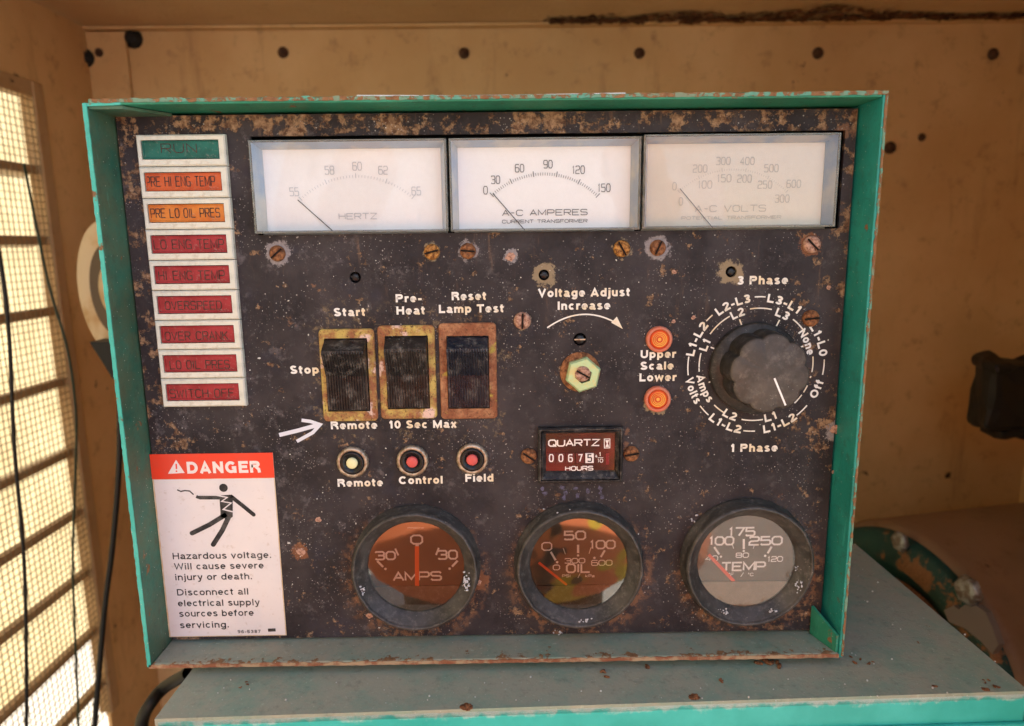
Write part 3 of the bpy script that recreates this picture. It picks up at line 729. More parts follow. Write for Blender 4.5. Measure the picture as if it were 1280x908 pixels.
# rust blisters and crumbs on the top
rnd = random.Random(5)
for (u, v, s_) in [(583, 884, 3.6), (868, 872, 3.4), (1232, 862, 2.2), (1168, 858, 1.6)]:
    p = onZ(u, v, ZT); rb = MB()
    bmesh.ops.create_icosphere(rb.b, subdivisions=3, radius=s_ * mpp(u, v) * 1.5, matrix=Matrix.Diagonal((1.25, 1, .35, 1)))
    for v_ in rb.b.verts: v_.co *= 1 + .45 * mnoise.noise(v_.co * 1400 + Vector((u, 0, 0)))
    quick('rust_blister', rb, M['rust'], h, loc=p)
cr = MB()
for (u, v, s) in [(752, 843, 4.5), (905, 852, 3.6), (1070, 825, 4.4), (1088, 829, 3.4), (310, 855, 2.5), (300, 858, 2.), (804, 832, 4), (1232, 851, 3.4), (1242, 858, 3), (1160, 783, 1.2), (1147, 804, 1.6), (955, 828, 8), (968, 832, 7)]:
    p = onZ(u, v, ZT + .0004)
    for k in range(3):
        s2 = s * mpp(u, v) * rnd.uniform(.3, .6)
        mt_ = Matrix.Translation(p + Vector((rnd.uniform(-1, 1) * s * .0005, rnd.uniform(-1, 1) * s * .0005, s2 * .3))) @ Matrix.Rotation(rnd.uniform(0, 6), 4, 'Z') @ Matrix.Diagonal((1.8, .8, .6, 1))
        bmesh.ops.create_icosphere(cr.b, subdivisions=1, radius=s2, matrix=mt_)
quick('rust_crumbs', cr, M['rust'], None, kind='stuff', label='brown rust crumbs lying on the dusty housing top', cat='debris')
gr = MB()
for i in range(170):
    u, v = rnd.uniform(240, 1250), rnd.uniform(700, 880)
    if v < 845 and u < 1060: continue
    if v < 680 + (u - 1069) * .8: continue
    p = onZ(u, v, ZT + .0003); bmesh.ops.create_icosphere(gr.b, subdivisions=1, radius=rnd.choice((.0002, .0003, .00045)), matrix=Matrix.Translation(p))
quick('grit', gr, M['grit'], None, kind='stuff', label='pale grit scattered over the dusty housing top', cat='grit')

# ================================================================== CONTROL PANEL
HW, HH, LD, TK = .15, .2303, .0166, .0018
cp = put('control_panel', None, None, loc=(0, .05, -HH - .005), label='rusty teal control box with meters, warning lamps, switches and gauges', cat='control panel')
# shell walls behind the plate
BD = .11
quick('left_side', MB().box(-HW - TK, -HW, -LD, BD, -HH - .0030, .0012, .0005), M['teal_shaded'], cp)
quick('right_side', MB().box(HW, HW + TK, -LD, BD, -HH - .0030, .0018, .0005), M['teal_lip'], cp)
quick('top_side', MB().box(-HW + .0002, HW - .0002, -LD, BD, .0002, .0024, .0005), M['teal'], cp)
quick('bottom_side', MB().box(-HW + .0002, HW - .0002, -LD, BD, -HH - .0030, -HH - .0008, .0005), M['lip_floor'], cp)
quick('rear_side', MB().box(-HW, HW, BD, BD + .0018, -HH - .002, .002), M['teal'], cp)
def ragged(x0, z0, x1, z1, w, y, n=150, amp=.0004, seed=3, t=.0004):   # worn strip along a folded edge
    rnd = random.Random(seed); b = MB(); d = Vector((x1 - x0, z1 - z0)); L_ = d.length; d.normalize(); nn = Vector((-d.y, d.x))
    A_, B_, C_, D_ = [], [], [], []
    for i in range(n + 1):
        p = Vector((x0, z0)) + d * (L_ * i / n); r1 = rnd.uniform(-amp, amp) * .6; r2 = rnd.uniform(-amp, amp)
        a = p + nn * (-w / 2 + r1); c = p + nn * (w / 2 + r2)
        A_.append(b.b.verts.new((a.x, y - t, a.y))); B_.append(b.b.verts.new((c.x, y - t, c.y)))
        C_.append(b.b.verts.new((a.x, y, a.y))); D_.append(b.b.verts.new((c.x, y, c.y)))
    for i in range(n):
        b.b.faces.new((A_[i], A_[i + 1], B_[i + 1], B_[i])); b.b.faces.new((C_[i], A_[i], B_[i], D_[i]))if i == 0 else None
        b.b.faces.new((A_[i], C_[i], C_[i + 1], A_[i + 1])); b.b.faces.new((B_[i], B_[i + 1], D_[i + 1], D_[i]))
    return b
quick('left_edge', ragged(-HW - .0009, -HH - .002, -HW - .0009, .0008, .0016, -LD, amp=.00015), M['teal_edge'], cp)
quick('right_edge', ragged(HW + .0013, -HH - .002, HW + .0013, .0010, .0009, -LD, amp=.0003), M['rust_edge'], cp)
quick('top_edge', ragged(-HW + .001, .0016, HW + .0018, .0016, .0014, -LD, amp=.00035), M['rust_edge'], cp)
quick('bottom_edge', ragged(-HW - .001, -HH - .0019, HW - .0002, -HH - .0019, .0016, -LD, amp=.00035), (lambda m: m.col(m.mix(m.ramp(m.noise(120, 6, .7, 3), .42, .58), (.42, .30, .18), (.26, .10, .05))).m)(Mt('bare_worn_edge', .7)), cp)
# folded corner tab top-left, gusset bottom-right
quick('corner_tab', MB().prism([(-HW - .0015, .0008), (-HW + .0125, .0010), (-HW + .0125, .0001), (-HW - .0002, -.0003)], -LD - .0002, -LD + .0012), M['teal_edge'], cp)
tb = MB(); 
P_ = [(-HW + .0125, -LD + .0005), (-HW + .0235, 0.0), (-HW + .0002, 0.0), (-HW + .0002, -LD + .0005)]
a = [tb.b.verts.new((p[0], p[1], -.0001)) for p in P_]; c = [tb.b.verts.new((p[0], p[1], -.0012)) for p in P_]
tb.b.faces.new(a); tb.b.faces.new(c[::-1])
for i in range(4): tb.b.faces.new((a[i], c[i], c[(i + 1) % 4], a[(i + 1) % 4]))
quick('corner_flap', tb, M['teal_shaded'], cp)
gz = MB(); T3 = [(HW - .0003, -LD + .0008, -HH - .0006), (HW - .0003, -LD + .0008, -HH + .0075), (HW - .0050, -.0010, -HH + .0130), (HW - .0050, -.0010, -HH - .0006)]
off_ = Vector((-.0012, -.0003, 0)); a = [gz.b.verts.new(p) for p in T3]; c = [gz.b.verts.new(Vector(p) + off_) for p in T3]
gz.b.faces.new(a); gz.b.faces.new(c[::-1])
for i in range(4): gz.b.faces.new((a[i], c[i], c[(i + 1) % 4], a[(i + 1) % 4]))
quick('corner_gusset', gz, M['teal'], cp)

# --- front plate with cut-outs (2D curve with holes)
def curve_plate(outer, holes, th, mat, name, parent):
    cu = bpy.data.curves.new(name, 'CURVE'); cu.dimensions = '2D'; cu.fill_mode = 'BOTH'; cu.extrude = th / 2
    for pl in [outer] + holes:
        sp_ = cu.splines.new('POLY'); sp_.points.add(len(pl) - 1); sp_.use_cyclic_u = True
        for i, (x_, z_) in enumerate(pl): sp_.points[i].co = (x_, z_, 0, 1)
    o = bpy.data.objects.new('tmp', cu); COL.objects.link(o)
    me = bpy.data.meshes.new_from_object(o.evaluated_get(bpy.context.evaluated_depsgraph_get()))
    bpy.data.objects.remove(o); bpy.data.curves.remove(cu)
    me.transform(Matrix.Translation((0, th / 2, 0)) @ Matrix.Rotation(R(90), 4, 'X')); me.name = name
    me.materials.clear(); me.materials.append(mat)
    return put(name, me, parent)
circ = lambda c, r, n=28: [(c.x + r * math.cos(2 * math.pi * i / n), c.z + r * math.sin(2 * math.pi * i / n)) for i in range(n)]
m0, m1 = onY(313, 170), onY(1048, 288)
zt_, zb_ = onY(680, 167.0).z, onY(680, 290).z
holes = [[(m0.x, zt_), (m1.x, zt_), (m1.x, zb_), (m0.x, zb_)]]
for (u, v, r) in HOLES: holes.append(circ(onY(u, v), r * mpp(u, v)))
g = .0010
curve_plate([(-HW + g, -HH + g * .3), (HW - g, -HH + g * .3), (HW - g, -g * .9), (-HW + g, -g * .9)], holes, .0016, M['plate'], 'front_plate', cp)
quick('inner_shade_sheet', MB().box(-HW, HW, .012, .013, -HH, 0), M['dark'], cp)  # near-black sheet added as the shade inside the openings

# --- meters
def meter(u0, u1, v0, v1, lbl):
    # cover front outline at depth 4 mm; scale face 3 mm behind the plate
    F = -.004; a = onY(u0, (v0 + v1) / 2, F); b_ = onY(u1, (v0 + v1) / 2, F); zt = onY((u0 + u1) / 2, v0, F).z; zb2 = onY((u0 + u1) / 2, v1, F).z
    x0, x1 = a.x, b_.x; t = .0009
    body = MB()
    ix0, ix1, iz0, iz1 = x0 + .0030, x1 - .0030, zb2 + .0012, zt - .0028
    yb = .0030
    O = [(x0 + t, F + .0006, zb2 + t), (x1 - t, F + .0006, zb2 + t), (x1 - t, F + .0006, zt - t), (x0 + t, F + .0006, zt - t)]
    I = [(ix0, yb, iz0), (ix1, yb, iz0), (ix1, yb, iz1), (ix0, yb, iz1)]
    for k in range(4):
        body.face([O[k], O[(k + 1) % 4], I[(k + 1) % 4], I[k]])
    me = body.mesh('meter', M['casing'])
    p = put('meter', me, cp, label=lbl)
    face = quick('scale_face', MB().box(ix0 - .002, ix1 + .002, yb + .0003, yb + .0012, iz0 - .002, iz1 + .002), M['meter_face3'] if 'volt' in lbl else M['meter_face'], p)
    cov = MB()
    cov.box(x0, x0 + t, F, .004, zb2, zt, .0002).box(x1 - t, x1, F, .004, zb2, zt, .0002)
    cov.box(x0 + t, x1 - t, F, .004, zt - t, zt, .0002).box(x0 + t, x1 - t, F, .004, zb2, zb2 + t, .0002)
    quick('cover_rim', cov, M['cover_wall'], p)
    gl = MB(); gl.face([(x0 + t, F + .0002, zb2 + t), (x1 - t, F + .0002, zb2 + t), (x1 - t, F + .0002, zt - t), (x0 + t, F + .0002, zt - t)])
    quick('clear_cover', gl, M['meter_glass'], p)
    quick('casing_back', MB().box(x0 + .0006, x1 - .0006, .0045, .010, zb2 + .0006, zt - .0006), M['dark'], p)
    return p
YF = .0031
mt1 = meter(314, 559, 174, 291, 'frequency meter marked hertz, left of the three')
mt2 = meter(562, 801, 171.5, 288.5, 'ampere meter, middle of the three')
mt3 = meter(804, 1048, 167, 285, 'cream faced volt meter, right of the three')
def arc_ticks(s, p0, pm, p1, n, big, ln, wd, wb, flip=1):
    # circle through three pixel points on the face plane
    A_, B_, C_ = [(lambda p: Vector((p.x, p.z)))(onY(*p, s.y)) for p in (p0, pm, p1)]
    ax, ay, bx, by, cx, cy = *A_, *B_, *C_
    d = 2 * (ax * (by - cy) + bx * (cy - ay) + cx * (ay - by))
    ux = ((ax*ax+ay*ay)*(by-cy)+(bx*bx+by*by)*(cy-ay)+(cx*cx+cy*cy)*(ay-by))/d
    uy = ((ax*ax+ay*ay)*(cx-bx)+(bx*bx+by*by)*(ax-cx)+(cx*cx+cy*cy)*(bx-ax))/d
    c = Vector((ux, uy)); r = (A_ - c).length
    a0 = math.atan2(ay - uy, ax - ux); a1 = math.atan2(cy - uy, cx - ux)
    k = mpp(*pm, s.y)
    for i in range(n + 1):
        t = a0 + (a1 - a0) * i / n; dr = Vector((math.cos(t), math.sin(t)))
        l_ = (ln * 1.9 if i % big == 0 else ln) * k
        e = c + dr * (r + (l_ * .35 if i % big == 0 else 0)); f = e - dr * l_
        s.add([(e.x, e.y), (f.x, f.y)], (wb if i % big == 0 else wd) * k)
    return c, r
s = Strokes(YF - .00015 - .0001)
for t, u, v in (('55', 368, 240), ('58', 412, 213), ('60', 446.6, 208), ('62', 479, 213), ('65', 520.5, 239)):
    s.word(t, u - 5.5, u + 5.5, v - 5, v + 5, .9, .35)
s.word('HERTZ', 424, 471, 267, 274, .9)
arc_ticks(s, (375, 248), (447, 219), (517, 246), 40, 10, 3.2, .5, .8)
s.obj('scale_print', M['print_fade'], mt1)
s = Strokes(YF - .0006); s.addpx([(372, 250), (416, 289)], 1.1); s.obj('needle', M['needle_dark'], mt1)
s = Strokes(YF - .00025)
for t, u, v in (('0', 607, 238), ('30', 619.5, 225), ('60', 649.5, 210.5), ('90', 685, 205.5), ('120', 723, 212.5), ('150', 755, 235)):
    w = {1: 2.4, 2: 5.3, 3: 7.6}[len(t)]; s.word(t, u - w, u + w, v - 4.8, v + 4.8, 1.0, .35)
s.word('A-C AMPERES', 628, 734, 262.5, 269.3, 1.0); s.word('CURRENT TRANSFORMER', 628, 734, 274.8, 278.7, .7)
arc_ticks(s, (614, 243), (685, 216), (748, 244), 50, 10, 3.6, .6, 1.0)
s.obj('scale_print', M['print_grey'], mt2)
s = Strokes(YF - .0006); s.addpx([(616, 242), (656, 288)], 1.2); s.obj('needle', M['needle_dark'], mt2)
s = Strokes(YF - .00025)
for t, u, v in (('0', 843, 233), ('200', 875, 211), ('300', 904, 201.5), ('400', 934, 201.5), ('500', 964, 210.5), ('600', 992, 230),
                ('0', 851, 252), ('100', 881, 231), ('150', 905, 223), ('200', 930.5, 223.5), ('250', 956, 231), ('300', 977.5, 248.5)):
    w = {1: 2.2, 3: 8.6}[len(t)]; s.word(t, u - w, u + w, v - 4.6, v + 4.6, .85, .4)
s.word('A-C VOLTS', 869, 957, 257, 264.6, .9); s.word('POTENTIAL TRANSFORMER', 852, 976, 270.3, 274, .6)
arc_ticks(s, (848, 239), (918, 211), (984, 239), 50, 10, 2.2, .4, .6)
s.obj('scale_print', M['print_fade3'], mt3)
s = Strokes(YF - .0006); s.addpx([(850, 236), (891, 285)], .9); s.obj('needle', M['print_grey'], mt3)

# --- warning lamps
TLw, BLw, TRw, BRw = onY(167.8, 168, -.0026), onY(205.5, 510, -.0026), onY(279, 167.5, -.0026), onY(309.5, 508, -.0026)
X0 = (TLw.x + BLw.x) / 2 - .0002; X1 = (TRw.x + BRw.x) / 2; Zt, Zb = (TLw.z + TRw.z) / 2, (BLw.z + BRw.z) / 2
n9 = 9; ph = (Zt - Zb) / n9; fw = X1 - X0
fm = MB(); mg = .0023; mgz = .0027
lx0, lx1, lz0, lz1 = .0019, fw - .0026, mgz, ph - .0022
o4 = [(0.0001, .00015), (fw - .0001, .00015), (fw - .0001, ph - .00015), (.0001, ph - .00015)]; i4 = [(lx0, lz0), (lx1, lz0), (lx1, lz1), (lx0, lz1)]
o5 = [(.0006, .0007), (fw - .0006, .0007), (fw - .0006, ph - .0007), (.0006, ph - .0007)]
for k in range(4):
    k2 = (k + 1) % 4
    fm.face([(o4[k][0], 0, o4[k][1]), (o4[k2][0], 0, o4[k2][1]), (o4[k2][0], -.0020, o4[k2][1]), (o4[k][0], -.0020, o4[k][1])])
    fm.face([(o4[k][0], -.0020, o4[k][1]), (o4[k2][0], -.0020, o4[k2][1]), (o5[k2][0], -.0026, o5[k2][1]), (o5[k][0], -.0026, o5[k][1])])
    fm.face([(o5[k][0], -.0026, o5[k][1]), (o5[k2][0], -.0026, o5[k2][1]), (i4[k2][0], -.0026, i4[k2][1]), (i4[k][0], -.0026, i4[k][1])])
    fm.face([(i4[k][0], -.0026, i4[k][1]), (i4[k2][0], -.0026, i4[k2][1]), (i4[k2][0], -.0004, i4[k2][1]), (i4[k][0], -.0004, i4[k][1])])
fmesh = fm.mesh('lamp_frame', M['white_frame'])
lm_cache = {}
words = [('RUN', 'lens_green', 202, 246, 180, 191), ('PRE HI ENG TEMP', 'lens_orange', 183, 269, 221, 233), ('PRE LO OIL PRES', 'lens_amber', 189, 275, 261, 272),
         ('LO ENG TEMP', 'lens_red', 193, 280, 300, 311), ('HI ENG TEMP', 'lens_red', 199, 281, 339, 350), ('OVERSPEED', 'lens_red', 207, 277, 377, 387),
         ('OVER CRANK', 'lens_red', 207, 285, 415, 425), ('LO OIL PRES', 'lens_red', 213, 287, 451, 461), ('SWITCH OFF', 'lens_red', 213, 293, 487, 497)]
for i, (w_, mk, u0, u1, v0, v1) in enumerate(words):
    z = Zt - ph * (i + 1); jx = random.uniform(-.00008, .00008)
    p = put('warning_lamp', fmesh, cp, loc=(X0 + jx, 0, z), label='%s warning lamp reading %s' % ({'lens_green': 'green', 'lens_orange': 'orange', 'lens_amber': 'amber', 'lens_red': 'red'}[mk], w_))
    if mk not in lm_cache:
        lb = MB().box(lx0 + .0002, lx1 - .0002, -.0019, 0, lz0 + .0002, lz1 - .0002, .0005)
        # moulded rim of the lens
        for (xa, xb, za, zc) in ((lx0 + .0003, lx1 - .0003, lz1 - .0008, lz1 - .0003), (lx0 + .0003, lx1 - .0003, lz0 + .0003, lz0 + .0009), (lx0 + .0003, lx0 + .0009, lz0 + .0009, lz1 - .0008), (lx1 - .0009, lx1 - .0003, lz0 + .0009, lz1 - .0008)):
            lb.box(xa, xb, -.0023, -.0018, za, zc, .0002)
        lm_cache[mk] = lb.mesh('lens', M[mk])
    put('lens', lm_cache[mk], p, loc=(X0 + jx, 0, z))
    s = Strokes(-.00198); s.word(w_, u0, u1, v0, v1, 1.15, .34); s.obj('lens_lettering', M['print_dark'], p)

# --- screws
scr = {}
def screw_mesh(k):
    m = M[{'r': 'rust', 'o': 'rust_o', 'p': 'rust_p'}[k]]
    b = MB(); r = 1.0
    b.lathe([(1.0, 0), (1.0, .18), (.93, .36), (.75, .50), (.4, .58), (.02, .60)], 24, cap=True)
    for v in b.b.verts:
        if abs(v.co.z) < .12 and v.co.y < -.3: v.co.y += .25
    b.box(-.88, .88, -.63, -.50, -.10, .10, .02, M['slotdark'])
    me = b.mesh('screw', m)
    me.materials.clear(); me.materials.append(m); me.materials.append(M['slotdark'])
    sl_ = set()
    for pgn in me.polygons:
        c = pgn.center
        pgn.material_index = 1 if (abs(c.z) < .101 and c.y < -.495 and abs(c.x) < .9) else 0
    return me
rnd = random.Random(11)
rots = {347: 40, 540: 15, 585: -5, 777: -60, 822: 65, 1014: -45, 653: 88, 1013: 5, 661: -35, 789: 10}
for (u, v, r, k) in SCREWS:
    if k not in scr: scr[k] = screw_mesh(k)
    q_ = r * mpp(u, v); a = R(-rots[u])
    put('screw', scr[k], cp, loc=onY(u, v, -.0001), rot=(0, a, 0), scale=(q_, q_, q_), label={'r': 'brown rusty slotted screw', 'o': 'orange rusty slotted screw', 'p': 'pale rusty slotted screw'}[k])
# sunk screws in the bare holes
hs = MB().lathe([(1, 0), (.95, .25), (.6, .45), (.02, .5)], 20, cap=True).box(-.85, .85, -.52, -.40, -.16, .16, .02).mesh('sunk_screw', M['hose'])
hs.materials.clear(); hs.materials.append(M['black_gloss'])
for i, (u, v, r) in enumerate(HOLES):
    q_ = r * .92 * mpp(u, v)
    put('sunk_screw', hs, cp, loc=onY(u, v, .0022), rot=(0, R((20, 5, -10, 0)[i]), 0), scale=(q_, q_, q_), label='black screw sunk in a bare hole')
quick('bridge_bar', MB().box(-.0024, .0024, -.0004, 0, -.0003, .0003, .0001), M['ring_metal'], cp, loc=onY(725, 424.5, .0003))
# small rust boils
for (u, v, s_) in [(638, 321, 5), (376, 690, 4.5), (1044, 537, 5), (398, 650, 3), (843, 340, 2.2), (867, 397, 2.4), (842, 402, 2), (1036, 360, 2.5), (1042, 590, 2), (598, 728, 3.5), (462, 770, 3)]:
    b = MB(); bmesh.ops.create_icosphere(b.b, subdivisions=3, radius=s_ * mpp(u, v) * 1.1, matrix=Matrix.Diagonal((1.1, .22, 1, 1)))
    for v_ in b.b.verts: v_.co *= 1 + .5 * mnoise.noise(v_.co * 1100 + Vector((u, 0, 0)))
    quick('rust_boil', b, M['rust_p'], cp, loc=onY(u, v))
# grit and flecks stuck on the plate
gm = MB(); rnd = random.Random(9)
for i in range(260):
    u, v = rnd.uniform(200, 1060), rnd.uniform(150, 790)
    if rnd.random() < .5: u = rnd.gauss(940, 70) if rnd.random() < .4 else rnd.gauss(400, 70)
    p = onY(u, v, -.0001)
    if not (-.148 < p.x < .148 and -.229 < p.z < -.002) or (310 < u < 1050 and 165 < v < 292) or (165 < u < 312 and v < 512) or (u < 357 and v > 560): continue
    bmesh.ops.create_icosphere(gm.b, subdivisions=1, radius=rnd.choice((.00012, .00016, .0002, .0003)), matrix=Matrix.Translation(p) @ Matrix.Rotation(rnd.uniform(0, 3), 4, 'Y') @ Matrix.Diagonal((rnd.uniform(.8, 1.8), .5, 1, 1)))
for (u, v, s_) in [(324, 448, 3.0), (361, 679, 3.), (248, 799, 2), (474, 822, 2), (475, 757, 2)]:
    bmesh.ops.create_icosphere(gm.b, subdivisions=1, radius=s_ * mpp(u, v) * .6, matrix=Matrix.Translation(onY(u, min(v, 785), -.0002)) @ Matrix.Diagonal((1.3, .4, .7, 1)))
quick('paint_fleck', gm, M['grit'], cp, kind='stuff')

# --- rocker switches
def rocker(u0, u1, v0, v1, ru0, ru1, rv0, vr, vv, rv1, fm_, rm, lbl, tip):
    a = onY(u0, (v0 + v1) / 2); b_ = onY(u1, (v0 + v1) / 2); zt = onY((u0 + u1) / 2, v0).z; zb2 = onY((u0 + u1) / 2, v1).z
    x0, x1 = a.x, b_.x
    ra, rb_ = onY(ru0, (rv0 + rv1) / 2).x, onY(ru1, (rv0 + rv1) / 2).x; rt, rbz = onY(ru0, rv0).z, onY(ru0, rv1).z
    F = -.0012; cr_ = .0018; f = MB()
    def rr(x0, x1, z0, z1, r, n=4):
        pts = []
        for (cx, cz, a0) in ((x1 - r, z1 - r, 0), (x0 + r, z1 - r, 90), (x0 + r, z0 + r, 180), (x1 - r, z0 + r, 270)):
            for i in range(n + 1): pts.append((cx + r * math.cos(R(a0 + 90 * i / n)), cz + r * math.sin(R(a0 + 90 * i / n))))
        return pts
    O0 = rr(x0, x1, zb2, zt, cr_); O1 = rr(x0 + .0004, x1 - .0004, zb2 + .0004, zt - .0004, cr_ * .8); I1 = rr(ra - .0004, rb_ + .0004, rbz - .0004, rt + .0004, .0003)
    L_ = [[f.b.verts.new((p[0], y, p[1])) for p in ring] for ring, y in ((O0, 0), (O0, F * .7), (O1, F), (I1, F), (I1, .0006))]
    n = len(O0)
    for j in range(4):
        for i in range(n): f.b.faces.new((L_[j][i], L_[j][(i + 1) % n], L_[j + 1][(i + 1) % n], L_[j + 1][i]))
    p = put('rocker_switch', f.mesh('rocker_switch', fm_), cp, label=lbl)
    rk = MB(); ribs = 16; prof = [(rt, -.0002), (rt - .0004, -.0020), (rt - .0015, tip * .93), (rt - (rt - onY(ru0, vr, -.008).z) , tip), (onY(ru0, vv, -.003).z, -.0030), (rbz + .0004, -.0021), (rbz, -.0002)]
    prof[2] = ((prof[1][0] * .25 + prof[3][0] * .75), tip * .96)
    nx = ribs * 4; rows_ = []
    for (z, y) in prof:
        row = []
        for i in range(nx + 1):
            x_ = ra + (rb_ - ra) * i / nx; k = i % 4
            yy_ = y + (.00060 if k in (0, 1) and i > 2 and i < nx - 2 and (z <= prof[3][0] + 1e-6) and z > rbz + .0001 else 0)
            row.append(rk.b.verts.new((x_, yy_, z)))
        rows_.append(row)
    for j in range(len(rows_) - 1):
        for i in range(nx): rk.b.faces.new((rows_[j][i], rows_[j][i + 1], rows_[j + 1][i + 1], rows_[j + 1][i]))
    for side in (0, nx):
        rk.b.faces.new([r_[side] for r_ in rows_])
    quick('rocker', rk, rm, p)
    quick('switch_well', MB().box(ra - .0003, rb_ + .0003, .0004, .0008, rbz - .0003, rt + .0003), M['dark'], p)
    return p
rocker(402, 470.5, 411, 526, 409.5, 460.5, 424, 443, 471, 513, M['swframe'], M['rocker'], 'rocker switch pressed at the bottom marked start and stop', -.0085)
rocker(474.5, 545, 406.5, 523, 484.5, 535.5, 421, 441, 470, 510, M['swframe'], M['rocker'], 'rocker switch marked pre-heat', -.0072)
rocker(550, 621, 403.5, 523, 560.5, 610.5, 421, 441, 470, 509.5, M['swframe3'], M['rocker_blue'], 'blue black rocker switch marked reset lamp test', -.0070)

# --- push buttons
rm_ = MB(); 
rm_.lathe([(1.0, 0), (1.0, .22), (.93, .32), (.80, .34), (.72, .20), (.66, .20)], 48, fn=lambda a, r, d: 1 + (.025 if (int(round(a / (2 * math.pi) * 48)) % 2) and r > .99 else 0))
ringm = rm_.mesh('push_button', M['ring_metal'])
inn = MB().lathe([(.80, .16), (.74, .42), (.60, .46), (.50, .30), (.02, .28)], 36, cap=True).mesh('button_collar', M['black_gloss'])
cap_ = {k: MB().lathe([(.36, .2), (.36, .40), (.30, .46), (.02, .47)], 28, cap=True).mesh('button_cap', M[k]) for k in ('btn_cream', 'btn_red')}
for (u, v, k, lb) in ((441.5, 577, 'btn_cream', 'cream push button above Remote'), (516, 575.5, 'btn_red', 'red push button above Control'), (590.5, 573, 'btn_red', 'red push button above Field')):
    q_ = 19.5 * mpp(u, v); lc = onY(u, v, -.0001)
    p = put('push_button', ringm, cp, loc=lc, scale=(q_,) * 3, label=lb)
    put('button_collar', inn, p, loc=lc, scale=(q_,) * 3); put('button_cap', cap_[k], p, loc=lc, scale=(q_,) * 3)

# --- voltage adjuster
u, v = 728, 467; q_ = 22.5 * mpp(u, v); lc = onY(u, v, -.0002)
wsh = put('voltage_adjuster', MB().lathe([(1.12, 0), (1.12, .05), (1.08, .08), (.3, .08)], 32).mesh('voltage_adjuster', M['rust']), cp, loc=onY(u - 3, v - 2, -.0001), scale=(q_,) * 3, label='pale green hexagonal nut with a rusty slotted shaft')
hx = MB(); rings = []
for (r, d) in ((1, .08), (1, .42), (.90, .52), (.48, .53), (.46, .40)):
    rings.append([hx.b.verts.new((r * math.cos(R(60 * i + 18)), -d, r * math.sin(R(60 * i + 18)))) if r > .6 else hx.b.verts.new((r * math.cos(R(60 * i + 18)), -d, r * math.sin(R(60 * i + 18)))) for i in range(6)])
for j in range(4):
    for i in range(6): hx.b.faces.new((rings[j][i], rings[j][(i + 1) % 6], rings[j + 1][(i + 1) % 6], rings[j + 1][i]))
put('hex_nut', hx.mesh('hex_nut', M['nut_green']), wsh, loc=lc, scale=(q_,) * 3)
put('slotted_shaft', scr['p'], wsh, loc=onY(u, v, -.0034), rot=(0, R(30), 0), scale=(10 * mpp(u, v),) * 3)

# --- orange pilot lamps
jo, jy = M['lamp_orange'], M['lamp_yellow']
jm = MB().lathe([(.72, 0), (.72, .26), (.62, .30), (.56, .36), (.50, .26), (.44, .36), (.38, .26), (.32, .36), (.26, .26), (.20, .36), (.13, .28), (.02, .34)], 40, mats=[jo, jo, jo, jy, jo, jy, jo, jy, jo, jo, jy, jy], cap=True).mesh('jewel')
jr = MB().lathe([(1, 0), (1, .20), (.93, .34), (.80, .38), (.73, .24), (.73, .1)], 40).mesh('pilot_lamp', M['lamp_rim'])
for (u, v, lb) in ((823.5, 424, 'orange ringed pilot lamp above Upper'), (821.5, 498.5, 'orange ringed pilot lamp below Lower')):
    q_ = 16.5 * mpp(u, v); lc = onY(u, v, -.0001)
    p = put('pilot_lamp', jr, cp, loc=lc, scale=(q_,) * 3, label=lb); put('jewel', jm, p, loc=lc, scale=(q_,) * 3)

# --- selector knob
kc = onY(945, 461, -.002); q_ = 57.5 * mpp(945, 461, -.002)
kb = put('selector_knob', MB().lathe([(1.0, 0), (1.0, .10), (.97, .14), (.70, .16), (.3, .16)], 56, cap=True).mesh('selector_knob', M['knob']), cp, loc=(kc.x, -.0004, kc.z), scale=(q_,) * 3, label='large fluted black selector knob with a white pointer line')
def flute(a, r, d):
    k = 8; s_ = abs(math.sin((a - .25) * k / 2)) ; return 1 - .10 * (1 - s_) ** 1.8 if d > .15 else 1
kn = MB().lathe([(.93, .155), (.91, .60), (.885, .74), (.83, .775), (.02, .785)], 160, mats=[M['knob'], M['knob'], M['knobface'], M['knobface']], fn=lambda a, r, d: flute(a, r, d) if r > .1 else 1, cap=True)
kf = onY(963, 467.5, -.0155)
put('knob_grip', kn.mesh('knob_grip'), kb, loc=(kf.x, -.0004, kf.z), scale=(q_ * .93, q_, q_ * .93))
s = Strokes(-.0004 - q_ * .785 - .00025); s.addpx([(968, 473), (982, 507)], 2.4); s.obj('pointer_line', M['dial_white'], kb)

# ring legends
rc = onY(944.8, 456.5); PX = mpp(944.8, 456.5)
def ring_text(t_, ang, rpx, hp, inward, wpx):
    pls, w = grot_text(None, t_, .1); H_ = hp * PX; W_ = wpx * PX; r0 = rpx * PX; s = Strokes(-.0002)
    for p in pls:
        q_ = []
        for (px, pz) in p:
            X = (px / w - .5) * W_; Z = pz * H_ - H_ / 2
            a, r = (R(ang) - X / r0, r0 + Z) if not inward else (R(ang) + X / r0, r0 - Z)
            q_.append((rc.x + r * math.cos(a), rc.z + r * math.sin(a)))
        s.add(q_, .2 * (H_ * .5 + W_ / w * .5))
    return s.obj('printed_lettering', M['white_print'], cp)
for (t, a, r, w, inn_) in (('L1-L2', 156, 84, 45, 0), ('L2-L3', 113, 84, 45, 0), ('L3-L1', 68, 84, 45, 0), ('L1-L0', 22, 84, 44, 0),
                          ('Off', -22, 84, 24, 1), ('L1-L2', -66, 84, 44, 1), ('L1-L2', -115, 84, 44, 1), ('Volts', 202, 84, 35, 1),
                          ('L1', 158, 70, 15, 0), ('L2', 112, 70, 17, 0), ('L3', 65, 70, 18, 0), ('None', 24.5, 69, 34, 0),
                          ('L1', -72, 70, 16, 1), ('L2', -115, 70, 18, 1), ('Amps', 204.5, 70, 37, 1)):
    ring_text(t, a, r, 10.2, inn_, w)
s = Strokes(-.0002)
